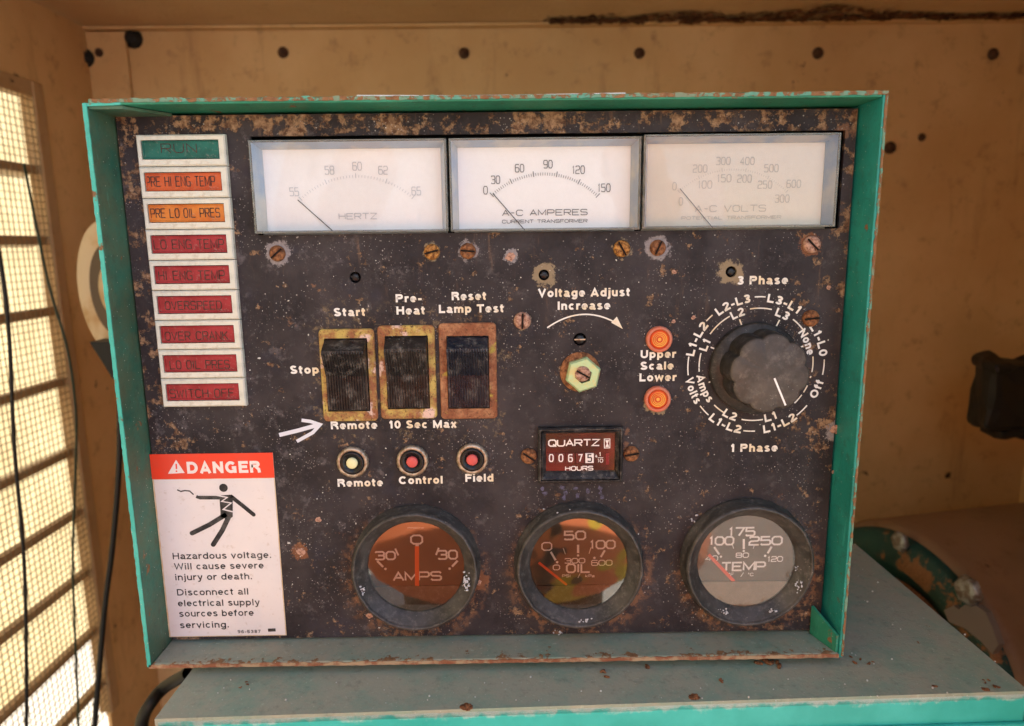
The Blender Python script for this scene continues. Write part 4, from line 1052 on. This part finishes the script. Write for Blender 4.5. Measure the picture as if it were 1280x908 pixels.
def arcp(a0, a1, r, w=1.6, n=10):
    s.add([(rc.x + r * PX * math.cos(R(a0 + (a1 - a0) * i / n)), rc.z + r * PX * math.sin(R(a0 + (a1 - a0) * i / n))) for i in range(n + 1)], w * PX)
for a0, a1 in ((172, 188), (132, 139), (85, 94), (4, -9), (-38, -50), (-88, -98), (217, 228)): arcp(a0, a1, 85)
for a0, a1 in ((167, 186), (120, 146), (77, 99), (35, 53), (8, -8), (-12, -14), (-22, -30), (-33, -44), (-80, -102), (225, 238)): arcp(a0, a1, 71)
for a in (158, 112, 65, 22): s.add([(rc.x + r * PX * math.cos(R(a)), rc.z + r * PX * math.sin(R(a))) for r in (62, 53)], 1.8 * PX)
s.add([(rc.x + r * PX * math.cos(R(200)), rc.z + r * PX * math.sin(R(200))) for r in (62, 56)], 1.6 * PX)
s.obj('scale_arcs', M['white_print'], cp)

# --- plain lettering on the plate
for (t, u0, u1, vb, hp) in (('Start', 417, 457, 395.3, 10.2), ('Stop', 362.5, 399, 467.3, 10.2), ('Pre-', 494.5, 527.5, 378, 10), ('Heat', 495.5, 531.5, 393.3, 10.2),
        ('Reset', 564.5, 608, 375.3, 10.2), ('Lamp Test', 548.5, 630, 391, 10.2), ('Remote', 413.5, 472, 536.5, 10), ('10 Sec Max', 486, 571, 535.3, 10),
        ('Remote', 422, 479, 608.3, 10), ('Control', 498.5, 553.5, 605, 10), ('Field', 581.5, 617, 602.3, 10.2), ('Voltage Adjust', 672.5, 787.5, 371, 10.4),
        ('Increase', 697, 763, 387.2, 10.4), ('Upper', 800.5, 845, 447.6, 10), ('Scale', 800, 842, 462.2, 10), ('Lower', 799, 845.5, 476.6, 10),
        ('3 Phase', 921, 985, 355.6, 10.4), ('1 Phase', 912.5, 972, 564.8, 10.2)):
    label(t, u0, u1, vb, hp, cp)
s = Strokes(-.0002)
pts = []
for i in range(21):
    t = i / 20; u = 684 + (772 - 684) * t; v = 410 * (1 - t) ** 2 + 2 * t * (1 - t) * 379 + 405 * t * t
    pts.append((u, v))
s.addpx(pts, 1.8); s.poly([(764, 403.5), (771, 396), (778.5, 411.5)]); s.obj('adjust_arrow', M['white_print'], cp)
# chalk arrow
s = Strokes(-.0003); s.addpx([(349, 544), (372, 538.5), (399, 531)], 5.2); s.addpx([(377, 525.5), (388, 527), (400, 531), (391, 541), (371, 552)], 4.4)
s.obj('chalk_arrow', M['chalk'], cp, label='hand drawn white arrow pointing right')

# --- hour meter
u0, u1, v0, v1 = 673, 778.5, 535, 603.5
F = -.0050
a = onY(u0, 569, -.003); b_ = onY(u1, 569, -.003); zt = onY(725, v0, -.003).z; zb2 = onY(725, v1, -.003).z
hmf = MB(); x0, x1 = a.x, b_.x; m_ = .0034
rg = [((x0, zb2, x1, zt), 0), ((x0, zb2, x1, zt), -.0030), ((x0 + .0006, zb2 + .0006, x1 - .0006, zt - .0006), -.0036), ((x0 + .0010, zb2 + .0010, x1 - .0010, zt - .0010), -.0036),
      ((x0 + .0013, zb2 + .0013, x1 - .0013, zt - .0013), -.0028), ((x0 + .0017, zb2 + .0017, x1 - .0017, zt - .0017), -.0034), ((x0 + .0034, zb2 + .0048, x1 - .0032, zt - .0030), -.0008)]
vv_ = [[hmf.b.verts.new((c_[0] if k in (0, 3) else c_[2], y_, c_[1] if k in (0, 1) else c_[3])) for k in range(4)] for c_, y_ in rg]
for j in range(len(vv_) - 1):
    for k in range(4): hmf.b.faces.new((vv_[j][k], vv_[j][(k + 1) % 4], vv_[j + 1][(k + 1) % 4], vv_[j + 1][k]))
hm = put('hour_meter', hmf.mesh('hour_meter', M['hourframe']), cp, label='small black framed hour counter with dark red face')
quick('counter_face', MB().box(x0 + .0030, x1 - .0028, -.0007, 0, zb2 + .0040, zt - .0026), M['hourface'], hm)
s = Strokes(-.0009); s.word('QUARTZ', 686, 749, 550, 557.5, 1.7, .22); s.word('HOURS', 707, 741, 583.2, 588, 1.2, .3)
s.addpx([(755.3, 549), (762.3, 548.8), (762.3, 560), (755.5, 560.2), (755.3, 549)], 1.0)
s.poly([(756.5, 550.5), (761.5, 550.3), (759.6, 554.6), (761.5, 558.8), (756.6, 559), (758.4, 554.8)])
s.word('+', 743.5, 747, 568, 573, .9); s.word('1', 748, 752, 566, 570.3, .9); s.addpx([(747, 572.4), (754, 572.2)], .7); s.word('10', 747, 753.5, 574, 578, .8)
s.obj('counter_print', M['dial_white'], hm)
for i, ch in enumerate('00675'):
    u = 689 + i * 12; wp = 5.2
    c0 = onY(u - wp, 567, -.0012); c1 = onY(u + wp, 579, -.0012)
    wl = quick('number_wheel', MB().box(c0.x, c1.x, -.0012, -.0006, c1.z, c0.z, .0001), M['dial_white'] if i == 4 else (lambda m: m)(Mt('black_wheel', .4, base=(.14, .02, .018)).m), hm)
    s = Strokes(-.0013); s.word(ch, u - 2.2, u + 2.4, 568.5, 577, 1.5); s.obj('wheel_digit', M['print_black'] if i == 4 else M['dial_white'], hm)
quick('tenth_bar', MB().box(onY(757, 570).x, onY(761, 570).x, -.0011, -.0006, onY(757, 580).z, onY(757, 566).z), M['lens_red'], hm)
g_ = MB(); g_.face([(x0 + .003, -.0017, zb2 + .0044), (x1 - .003, -.0017, zb2 + .0044), (x1 - .003, -.0017, zt - .0027), (x0 + .003, -.0017, zt - .0027)])
quick('counter_window', g_, glass('counter_glass', (1, .97, .97), 1.22, .01), hm)
# old glue marks under the counter
gl_ = Strokes(-.00015); rnd = random.Random(21)
for (u, v) in ((678, 612), (681, 617), (703, 610), (707, 616), (705, 622), (719, 611), (722, 620), (750, 610), (751, 617), (752, 622), (735, 614)):
    m_ = 9; gl_.poly([(u + rnd.uniform(1.5, 4.2) * math.cos(2 * math.pi * k / m_), v - rnd.uniform(1.5, 4.5) * math.sin(2 * math.pi * k / m_)) for k in range(m_)])
gl_.obj('glue_mark', (lambda m: m.col(m.mix(m.ramp(m.noise(500, 4, .7, 3), .4, .6), (.05, .045, .06), (.11, .10, .17))).m)(Mt('violet_grey_glue', .7)), cp)

# --- round gauges
def gauge(cu_, cv_, rp, du, dv, dr, dialm, platem, glassm, vsplit, lbl):
    D = -.0085
    c = onY(cu_, cv_, D); r = rp * mpp(cu_, cv_, D)
    dc = onY(du, dv, -.0018); rd = dr * mpp(du, dv, -.0018)
    k = lambda x_: r * x_
    b = MB().lathe([(k(1.03), 0), (k(1.03), .0020), (k(1.0), .0026), (k(1.0), .0076), (k(.985), .0084), (k(.965), .0088), (k(.945), .0087), (k(.935), .0078), (k(.925), .0074), (k(.85), .0056), (rd * 1.03, .0036), (rd, .0030), (rd * .985, .0020), (rd * .985, .0012)], 72)
    rn_ = random.Random(int(cu_))
    for v in b.b.verts:
        n_ = mnoise.noise(v.co * 260) * .00025; v.co.x += n_; v.co.z += n_; v.co.y += mnoise.noise(v.co * 330 + Vector((5, 5, 5))) * .0002
    p = put('round_gauge', b.mesh('round_gauge', M['bezel']), cp, loc=(c.x, 0, c.z), label=lbl)
    quick('dial_face', MB().lathe([(rd * .99, .0012), (.0001, .0012)], 48, cap=True), dialm, p, loc=(c.x, 0, c.z))
    zs = onY(du, vsplit, -.0017).z - c.z
    a0 = math.asin(max(-1, min(1, zs / (rd * .985)))); pl = []
    for i in range(25):
        a = (math.pi - a0) + (2 * a0 - math.pi + 2 * math.pi) % (2 * math.pi) * 0 + i * ((2 * math.pi + a0) - (math.pi - a0)) / 24
        pl.append((rd * .985 * math.cos(a), rd * .985 * math.sin(a)))
    # sloping shoulders of the mask
    quick('dial_mask', MB().prism(pl, -.0021, -.0013), platem, p, loc=(c.x, 0, c.z))
    gz_ = MB().lathe([(rd * .99, .0027), (rd * .7, .0029), (rd * .3, .00305), (.0001, .0031)], 48, cap=True)
    quick('glass', gz_, glassm, p, loc=(c.x, 0, c.z))
    return p
g1 = gauge(518, 717, 79.5, 518, 715.5, 60.5, M['dial_a'], M['dialplate_a'], M['gauge_glass'], 732.6, 'round ammeter gauge with centred orange needle')
g2 = gauge(725.3, 713.5, 80, 725, 712, 61, M['dial_b'], M['dialplate_b'], M['gauge_glass'], 731.5, 'round oil pressure gauge')
g3 = gauge(938.5, 710, 80.5, 936.5, 709.5, 61, M['dial_c'], M['dialplate_c'], M['gauge_glass_tan'], 726.5, 'round temperature gauge with brown dial')
YD = -.00135
s = Strokes(YD)
s.word('0', 514, 528, 669.5, 680, 2.3); s.disc(521.4, 682, 2.3)
s.word('30', 469.5, 494, 690, 699.5, 2.3, .25); s.word('30', 548, 571.5, 688.5, 698.8, 2.3, .25)
s.addpx([(494, 686), (498, 694.5)], 2.3); s.addpx([(548.5, 685), (545, 694)], 2.3)
s.word('AMPS', 492, 551.5, 715.5, 725.5, 2.3, .2)
s.addpx([(471.5, 701.5), (479, 709)], 2.8); s.addpx([(572, 701), (565, 708.5)], 2.8); s.disc(481.8, 711.3, 1.7); s.disc(562, 711, 1.7)
s.addpx([(509, 660), (530, 660)], .9)
s.obj('dial_print', M['dial_white'], g1)
s = Strokes(-.0018); s.addpx([(521.3, 734), (521.2, 683)], 5.2); s.obj('needle', M['needle'], g1)
s = Strokes(YD)
s.word('50', 705.5, 731.5, 664.5, 674.5, 2.3, .25); s.word('0', 677.5, 689.5, 678.5, 688, 1.7); s.word('100', 737, 768.5, 676, 685.8, 2.1, .2)
s.word('300', 706, 731, 698.3, 704, 1.2, .2); s.word('0', 691.5, 699.5, 706.5, 712.5, 1.2); s.word('600', 739.5, 765, 700.5, 706.8, 1.2, .2)
s.word('OIL', 708.5, 737, 705.5, 715.5, 2.3, .25); s.word('PSI', 703, 713, 718.5, 721.5, .7); s.word('/', 722, 725.5, 717, 722.5, .8); s.word('kPa', 732, 743, 718.5, 721.5, .7)
for (p0, p1, w) in (((688.5, 690), (694.5, 700.5), 2.6), ((722.6, 681), (722.6, 691.5), 2.8), ((756, 688), (751, 696.5), 2.6), ((704, 685.5), (706.8, 693), .9), ((738.7, 684.5), (736.3, 692.5), .9)): s.addpx([p0, p1], w)
s.disc(696.4, 703, 1.6); s.disc(722.6, 694.5, 1.5); s.disc(743, 697.5, 1.6)
s.obj('dial_print', M['dial_white'], g2)
s = Strokes(-.0018); s.addpx([(708.5, 731.5), (673.5, 703.5)], 3.2); s.obj('needle', M['needle'], g2)
s = Strokes(YD)
s.word('175', 910.5, 943, 660, 669.8, 2.3, .2); s.word('100', 886, 916.5, 671.5, 681, 2.3, .2); s.word('250', 936.5, 977, 671.2, 681, 2.3, .2)
s.word('80', 920, 935.5, 691.5, 697, 1.2, .25); s.word('40', 882, 897, 695, 701, 1.1, .25); s.word('120', 959, 978, 696, 702, 1.2, .2)
s.word('TEMP', 902, 956, 703.3, 713, 2.3, .2); s.word('oF', 911, 917, 716.5, 720, .7); s.word('/', 925.5, 929.5, 716, 721, .8); s.word('oC', 935, 941.5, 716.5, 720, .7)
for (p0, p1, w) in (((892.8, 684), (899, 693.5), 2.6), ((929.7, 674), (929.7, 686.5), 2.8), ((964.6, 683.5), (959.5, 691.8), 2.6), ((915.5, 681), (917, 686), .9), ((943, 681), (941.5, 686), .9)): s.addpx([p0, p1], w)
s.disc(901, 696, 1.6); s.disc(929.7, 689, 1.5); s.disc(956.4, 695, 1.6)
s.obj('dial_print', M['dial_white'], g3)
s = Strokes(-.0018); s.addpx([(917.5, 727), (885.8, 693.5)], 4.2); s.obj('needle', M['needle_red'], g3)
# white crust on the bezels
cr2 = MB(); rnd = random.Random(3)
for (u, v, n, sx, sy) in ((582, 728, 26, 3.5, 10), (452, 740, 14, 3, 5), (858, 712, 22, 5, 22), (998, 732, 12, 4, 8), (995, 710, 6, 3, 3), (905, 765, 8, 6, 3), (698, 790, 5, 5, 3), (732, 776, 8, 6, 2), (870, 650, 8, 10, 6), (967, 764, 6, 4, 2), (700, 637, 10, 16, 3)):
    for i in range(int(n * 1.6)):
        uu, v2 = rnd.gauss(u, sx * .6), rnd.gauss(v, sy * .6)
        onb = any((cc - uu) ** 2 + (dd - v2) ** 2 < 77 ** 2 for cc, dd in ((518, 717), (725, 713), (938, 710)))
        y = -.0072 if onb else -.0002
        bmesh.ops.create_icosphere(cr2.b, subdivisions=1, radius=rnd.uniform(.00015, .0006), matrix=Matrix.Translation(onY(uu, v2, y)) @ Matrix.Rotation(rnd.uniform(0, 3), 4, 'Y') @ Matrix.Diagonal((rnd.uniform(.6, 1.5), .6, .8, 1)))
quick('white_crust', cr2, Mt('white_crust', .8, base=(.5, .5, .52)).m, cp, kind='stuff')

# --- danger sticker
Q = [onY(189.5, 569.5), onY(342.5, 564.5), onY(357, 793), onY(210.5, 797)]
sx0, sx1 = (Q[0].x + Q[3].x) / 2, (Q[1].x + Q[2].x) / 2; sz1, sz0 = (Q[0].z + Q[1].z) / 2, (Q[2].z + Q[3].z) / 2; shz = onY(268, 598).z
sk = quick('danger_sticker', MB().box(sx0, sx1, -.00035, -.00005, sz0, sz1), M['sticker_edge'], cp, label='red and white danger sticker with a shocked figure')
quick('sticker_field', MB().box(sx0 + .0007, sx1 - .0004, -.00045, -.00036, sz0 + .0004, shz - .0002), M['sticker'], sk)
quick('sticker_header', MB().box(sx0, sx1, -.00047, -.00036, shz, sz1 + .0001), M['sticker_red'], sk)
YS = -.00052
label('DANGER', 234, 326, 591.5, 15.2, sk, M['sticker_head'], YS, .115, 'sticker_lettering')
s = Strokes(YS); s.poly([(210, 592.5), (231, 591.5), (220, 575)]); s.obj('alert_triangle', M['sticker_head'], sk)
s = Strokes(YS - .0001); s.addpx([(220.2, 580), (220.5, 586.5)], 1.9); s.disc(220.6, 589.3, 1.1); s.obj('alert_mark', M['sticker_red'], sk)
for (t, u0, u1, vb) in (('Hazardous voltage.', 216, 339.5, 698.5), ('Will cause severe', 218, 330, 711.5), ('injury or death.', 219, 315.5, 725), ('Disconnect all', 221.5, 311, 744),
                        ('electrical supply', 222.5, 325, 757.5), ('sources before', 224, 317.5, 770.5), ('servicing.', 225, 286.5, 785)):
    label(t, u0, u1, vb, 8.6, sk, M['print_black'], YS, .075, 'sticker_lettering')
label('96-5387', 297, 326, 791.5, 4.2, sk, M['print_grey'], YS, .09, 'sticker_lettering')
s = Strokes(YS); s.addpx([(335, 788), (344.5, 787.6)], 4.2); s.obj('sticker_mark', M['print_black'], sk)
s = Strokes(YS)
s.disc(279.3, 610, 5.4, 20)
s.poly([(246, 619), (276, 619.5), (290, 618.5), (292, 621.5), (289, 623.5), (284, 624.5), (275, 624.6), (250, 624.6), (244.5, 622.6)])
s.addpx([(289, 621), (303, 632), (317, 643.5)], 5.2); s.disc(317, 643.5, 2.6)
s.poly([(274.5, 624), (291, 622), (291, 646), (286, 650), (276, 646.5)])
s.addpx([(283, 643), (262, 656), (240, 666.8)], 6); s.disc(240, 666.8, 3)
s.addpx([(287, 644), (278, 663), (266.5, 681)], 6.2); s.disc(266.5, 681, 3)
s.addpx([(221.5, 612.5), (226, 614.5), (231, 613.5), (237, 614), (242, 618.5)], 1.7)
s.obj('shocked_figure', M['print_black'], sk)
s = Strokes(YS - .00025)
s.addpx([(247, 619.2), (270, 619.2), (284, 622), (277, 627), (289, 629), (279, 637), (291, 640)], 1.7)
s.obj('shock_bolt', M['sticker'], sk)

# --- paper scrap on top of the box
pb = MB(); P0 = [(446, 119.5), (560, 122.8), (600, 122.3), (660, 119.5), (782, 116.5)]
y0 = -.0145
for i in range(len(P0) - 1):
    a, b_ = onY(*P0[i], y0), onY(*P0[i + 1], y0)
    a.z = max(a.z, .0026); b_.z = max(b_.z, .0026)
    pb.face([a, b_, b_ + Vector((0, .03, .0006)), a + Vector((0, .03, .0006))]); pb.face([a - Vector((0, 0, .0003)), b_ - Vector((0, 0, .0003)), b_ + Vector((0, 0, .0002)), a + Vector((0, 0, .0002))])
quick('paper_scrap', pb, M['paper'], None, label='thin curled scrap of white paper lying on top of the control box', cat='paper')

# ================================================================== BACKGROUND THINGS
# round cream vent housing at left behind the box
vc = onY(141, 362, .30); 
vr = 87 * mpp(141, 362, .30)
vh = MB().lathe([(1, -.6), (1, 0), (.98, .06), (.93, .08), (.70, .02), (.66, 0)], 56, mats=[M['cream']] * 5)
p = put('round_vent_housing', vh.mesh('round_vent_housing'), None, loc=vc, rot=(0, R(0), R(-28)), scale=(vr * .80, vr * .6, vr), label='round cream horn-like housing half hidden behind the box left side', cat='vent')
put('dark_recess', MB().lathe([(.66, .02), (.50, -.10), (.42, -.10)], 48).mesh('dark_recess', Mt('olive_brown_rubber', .6, base=(.12, .085, .05)).m), p, loc=vc, rot=(0, 0, R(-28)), scale=(vr * .80, vr * .6, vr))  # dark olive-brown band inside the pale ring
put('inner_cone', MB().lathe([(.42, -.12), (.36, .05), (.05, .12)], 48, cap=True).mesh('inner_cone', M['cream']), p, loc=vc, rot=(0, 0, R(-28)), scale=(vr * .80, vr * .6, vr))
bc = onY(128, 452, .28)
quick('bracket', MB().prism([(bc.x - .012, bc.z + .016), (bc.x + .03, bc.z + .016), (bc.x + .03, bc.z - .022), (bc.x + .004, bc.z - .016)], .285, .31), M['hose'], p)
def cable(pts, r, mat, name, lb, cat='cable'):
    P = [onY(u, v, y) for u, v, y in pts]; out = []
    for i in range(len(P) - 1):
        p0, p1, p2, p3 = P[max(i - 1, 0)], P[i], P[i + 1], P[min(i + 2, len(P) - 1)]
        for k in range(8):
            t = k / 8; out.append(.5 * ((2 * p1) + (p2 - p0) * t + (2 * p0 - 5 * p1 + 4 * p2 - p3) * t * t + (3 * p1 - p0 - 3 * p2 + p3) * t ** 3))
    out.append(P[-1])
    return quick(name, MB().tube(out, r, 8), mat, None, label=lb, cat=cat)
cable([(30, 205, .31), (45, 280, .30), (62, 360, .30), (85, 440, .30), (95, 520, .30), (94, 600, .30), (91, 700, .30), (94, 800, .30), (97, 870, .30), (99, 940, .30)], .0011, M['hose_green'], 'thin_wire', 'thin dark green wire hanging beside the slatted vent', 'wire')
cable([(-5, 300, .20), (4, 350, .20), (12, 430, .20), (18, 560, .20), (30, 700, .20), (33, 830, .20), (33, 930, .20)], .0013, M['hose'], 'black_cable', 'black cable hanging in front of the wire mesh')
cable([(150, 480, .22), (149, 580, .22), (141, 680, .22), (131, 760, .22), (122, 860, .22), (116, 940, .22)], .0022, M['hose'], 'black_hose', 'black hose running down beside the left edge of the box', 'hose')
cable([(235, 842, .12), (205, 860, .13), (188, 880, .12), (178, 900, .12), (176, 930, .12)], .0042, M['hose'], 'rubber_hose', 'thick black hose end below the box lower left corner', 'hose')

# generator drum at right
dy = .30
dc = onY(1122, 830, dy); R_ = 175 * mpp(1122, 830, dy)
rotd = (0, 0, R(-78))
dr = put('generator_drum', MB().lathe([(1, -3.2), (1.0, -.06), (.985, 0), (.9, 0)], 72).mesh('generator_drum', M['drum']), None, loc=dc, rot=rotd, scale=(R_,) * 3, label='brown round generator body with a bolted dark green end', cat='generator')
put('end_flange', MB().lathe([(.955, -.02), (.955, .05), (.93, .07), (.74, .08), (.72, -.03), (.3, -.06)], 72, cap=True).mesh('end_flange', M['flange']), dr, loc=dc, rot=rotd, scale=(R_,) * 3)
put('end_ring', MB().lathe([(.62, .0), (.62, .06), (.56, .06), (.56, 0)], 64).mesh('end_ring', M['rust']), dr, loc=dc, rot=rotd, scale=(R_,) * 3)
put('inner_ring', MB().lathe([(.48, -.02), (.48, .03), (.45, .03), (.45, 0)], 64).mesh('inner_ring', M['drum']), dr, loc=dc, rot=rotd, scale=(R_,) * 3)
bmm = MB(); rings = []
bmm.lathe([(1, 0), (1, .35), (.8, .5), (.2, .55)], 6, cap=True); bme = bmm.mesh('bolt_head', M['bolt'])
for v in bme.vertices: pass
for (u, v, rp) in ((1127, 677, 11), (1213, 738, 15)):
    nn = Vector((-math.sin(R(78)), -math.cos(R(78)), 0)); pp0 = dc + nn * .08 * R_; d_ = ray(u, v); pt = CP + d_ * ((pp0 - CP).dot(nn) / d_.dot(nn))
    put('bolt_head', bme, dr, loc=pt, rot=rotd, scale=(rp * d_.length * (pt - CP).length / d_.length / FPX,) * 3)
gp = [(1180, 763), (1192, 757), (1198, 762), (1206, 756), (1220, 757), (1232, 766), (1240, 784), (1248, 806), (1240, 818), (1226, 802), (1205, 785), (1186, 778)]
nn = Vector((-math.sin(R(78)), -math.cos(R(78)), 0)); pl0 = dc + nn * .10 * R_
gb = MB(); A_, B_ = [], []
for (u, v) in gp:
    d_ = ray(u, v); pt = CP + d_ * ((pl0 - CP).dot(nn) / d_.dot(nn)); A_.append(gb.b.verts.new(pt)); B_.append(gb.b.verts.new(pt - nn * .006))
gb.b.faces.new(A_); gb.b.faces.new(B_[::-1])
for k in range(len(gp)): gb.b.faces.new((A_[k], B_[k], B_[(k + 1) % len(gp)], A_[(k + 1) % len(gp)]))
quick('torn_gasket', gb, Mt('grey_gasket', .8, base=(.20, .18, .16)).m, dr)
cable([(1225, 832, .22), (1250, 818, .24), (1290, 806, .26)], .0050, (lambda: M['teal_shaded'])(), 'green_pipe', 'dull green pipe at the lower right edge', 'pipe')
cable([(1238, 846, .20), (1262, 832, .22), (1300, 818, .24)], .0045, M['teal_shaded'], 'green_pipe', 'second dull green pipe below the first at the lower right', 'pipe')
# dark fitting at far right
fc = onY(1262, 495, .34); k = mpp(1262, 495, .34)
fb = MB()
fb.box(-38 * k, 60 * k, -.02, .02, -40 * k, 46 * k, .007); fb.box(-18 * k, 60 * k, -.018, .018, -52 * k, -38 * k, .004); fb.box(-40 * k, -14 * k, -.021, .021, 32 * k, 50 * k, .005)
bmesh.ops.subdivide_edges(fb.b, edges=fb.b.edges[:], cuts=3, use_grid_fill=True)
for v_ in fb.b.verts:
    n_ = mnoise.noise_vector(v_.co * 45) * .006; v_.co += n_
quick('dark_fitting', fb, M['hose'], None, loc=fc, label='black lumpy fitting hanging at the right edge of the picture', cat='fitting')
# the person taking the picture, mirrored in the glass of the gauges
PY = -.78
def skin(name, V_, E_, Rr, mat, parent=None, lvl=2, **k):
    me = bpy.data.meshes.new(name); me.from_pydata(V_, E_, []); o = bpy.data.objects.new(name, me); COL.objects.link(o)
    md = o.modifiers.new('s', 'SKIN'); 
    for i_, r_ in enumerate(Rr): me.skin_vertices[0].data[i_].radius = r_ if isinstance(r_, tuple) else (r_, r_)
    me.skin_vertices[0].data[0].use_root = True
    o.modifiers.new('u', 'SUBSURF').levels = lvl
    m2 = bpy.data.meshes.new_from_object(o.evaluated_get(bpy.context.evaluated_depsgraph_get())); bpy.data.objects.remove(o)
    m2.name = name; m2.materials.clear(); m2.materials.append(mat)
    for p_ in m2.polygons: p_.use_smooth = True
    return put(name, m2, parent, **k)
Zs = ZG
V_ = [(0, PY, Zs + .92), (0, PY, Zs + 1.10), (0, PY + .02, Zs + 1.34), (0, PY + .04, Zs + 1.47), (0, PY + .09, Zs + 1.60), (0, PY + .10, Zs + 1.70)]
E_ = [(0, 1), (1, 2), (2, 3), (3, 4), (4, 5)]; Rr = [(.15, .10), (.14, .10), (.19, .11), .055, (.075, .09), (.07, .085)]
for sg in (-1, 1):
    n_ = len(V_)
    V_ += [(sg * .19, PY + .02, Zs + 1.40), (sg * .27, PY + .02, Zs + 1.16), (sg * .16, PY + .27, Zs + 1.20), (sg * .13, PY + .35, Zs + 1.24),
           (sg * .10, PY, Zs + .84), (sg * .11, PY + .02, Zs + .48), (sg * .12, PY, Zs + .09), (sg * .13, PY + .16, Zs + .04)]
    E_ += [(2, n_), (n_, n_ + 1), (n_ + 1, n_ + 2), (n_ + 2, n_ + 3), (0, n_ + 4), (n_ + 4, n_ + 5), (n_ + 5, n_ + 6), (n_ + 6, n_ + 7)]
    Rr += [.065, .05, .035, (.03, .04), .085, .06, .045, .04]
skinm = Mt('skin', .5, base=(.45, .26, .17)).m
body = skin('person', V_, E_, Rr, skinm, label='person taking the picture in a red and yellow jacket, mirrored in the gauge glass', cat='person')
def jack():
    m = Mt('red_yellow_jacket', .8)
    x = m.ramp(m.xyz()[0], -.05, .03)
    c = m.mix(m.math('MULTIPLY', m.ramp(m.noise(7, 2, .5, 3), .50, .53), x), (.90, .24, .09), (.78, .50, .05))
    c = m.mix(m.math('MULTIPLY', m.ramp(m.noise(8, 2, .5, 13), .54, .56), x), c, (.05, .04, .04))
    c = m.mix(m.ramp(m.xyz()[2], ZG + 1.06, ZG + 1.09), c, (.50, .52, .56)); m.col(c); return m.m
jv = [(0, PY + .02, Zs + .52), (0, PY + .02, Zs + 1.06), (0, PY + .02, Zs + 1.34), (0, PY + .03, Zs + 1.44)]; je = [(0, 1), (1, 2), (2, 3)]; jr_ = [(.33, .20), (.31, .18), (.23, .14), .09]
for sg in (-1, 1):
    n_ = len(jv); jv += [(sg * .20, PY + .02, Zs + 1.40), (sg * .28, PY + .02, Zs + 1.16), (sg * .18, PY + .23, Zs + 1.19)]; je += [(2, n_), (n_, n_ + 1), (n_ + 1, n_ + 2)]; jr_ += [.085, .07, .055]
skin('jacket', jv, je, jr_, jack(), body)
tv = [(0, PY, Zs + .90)]; te = []; tr_ = [(.16, .11)]
for sg in (-1, 1):
    n_ = len(tv); tv += [(sg * .10, PY, Zs + .82), (sg * .11, PY + .02, Zs + .48), (sg * .12, PY, Zs + .12)]; te += [(0, n_), (n_, n_ + 1), (n_ + 1, n_ + 2)]; tr_ += [.105, .085, .07]
skin('trousers', tv, te, tr_, M['hose_green'], body)
hr = MB(); bmesh.ops.create_icosphere(hr.b, subdivisions=3, radius=.098, matrix=Matrix.Translation((0, PY + .07, Zs + 1.70)) @ Matrix.Diagonal((.9, 1.05, .95, 1)))
quick('hair', hr, M['hose'], body)
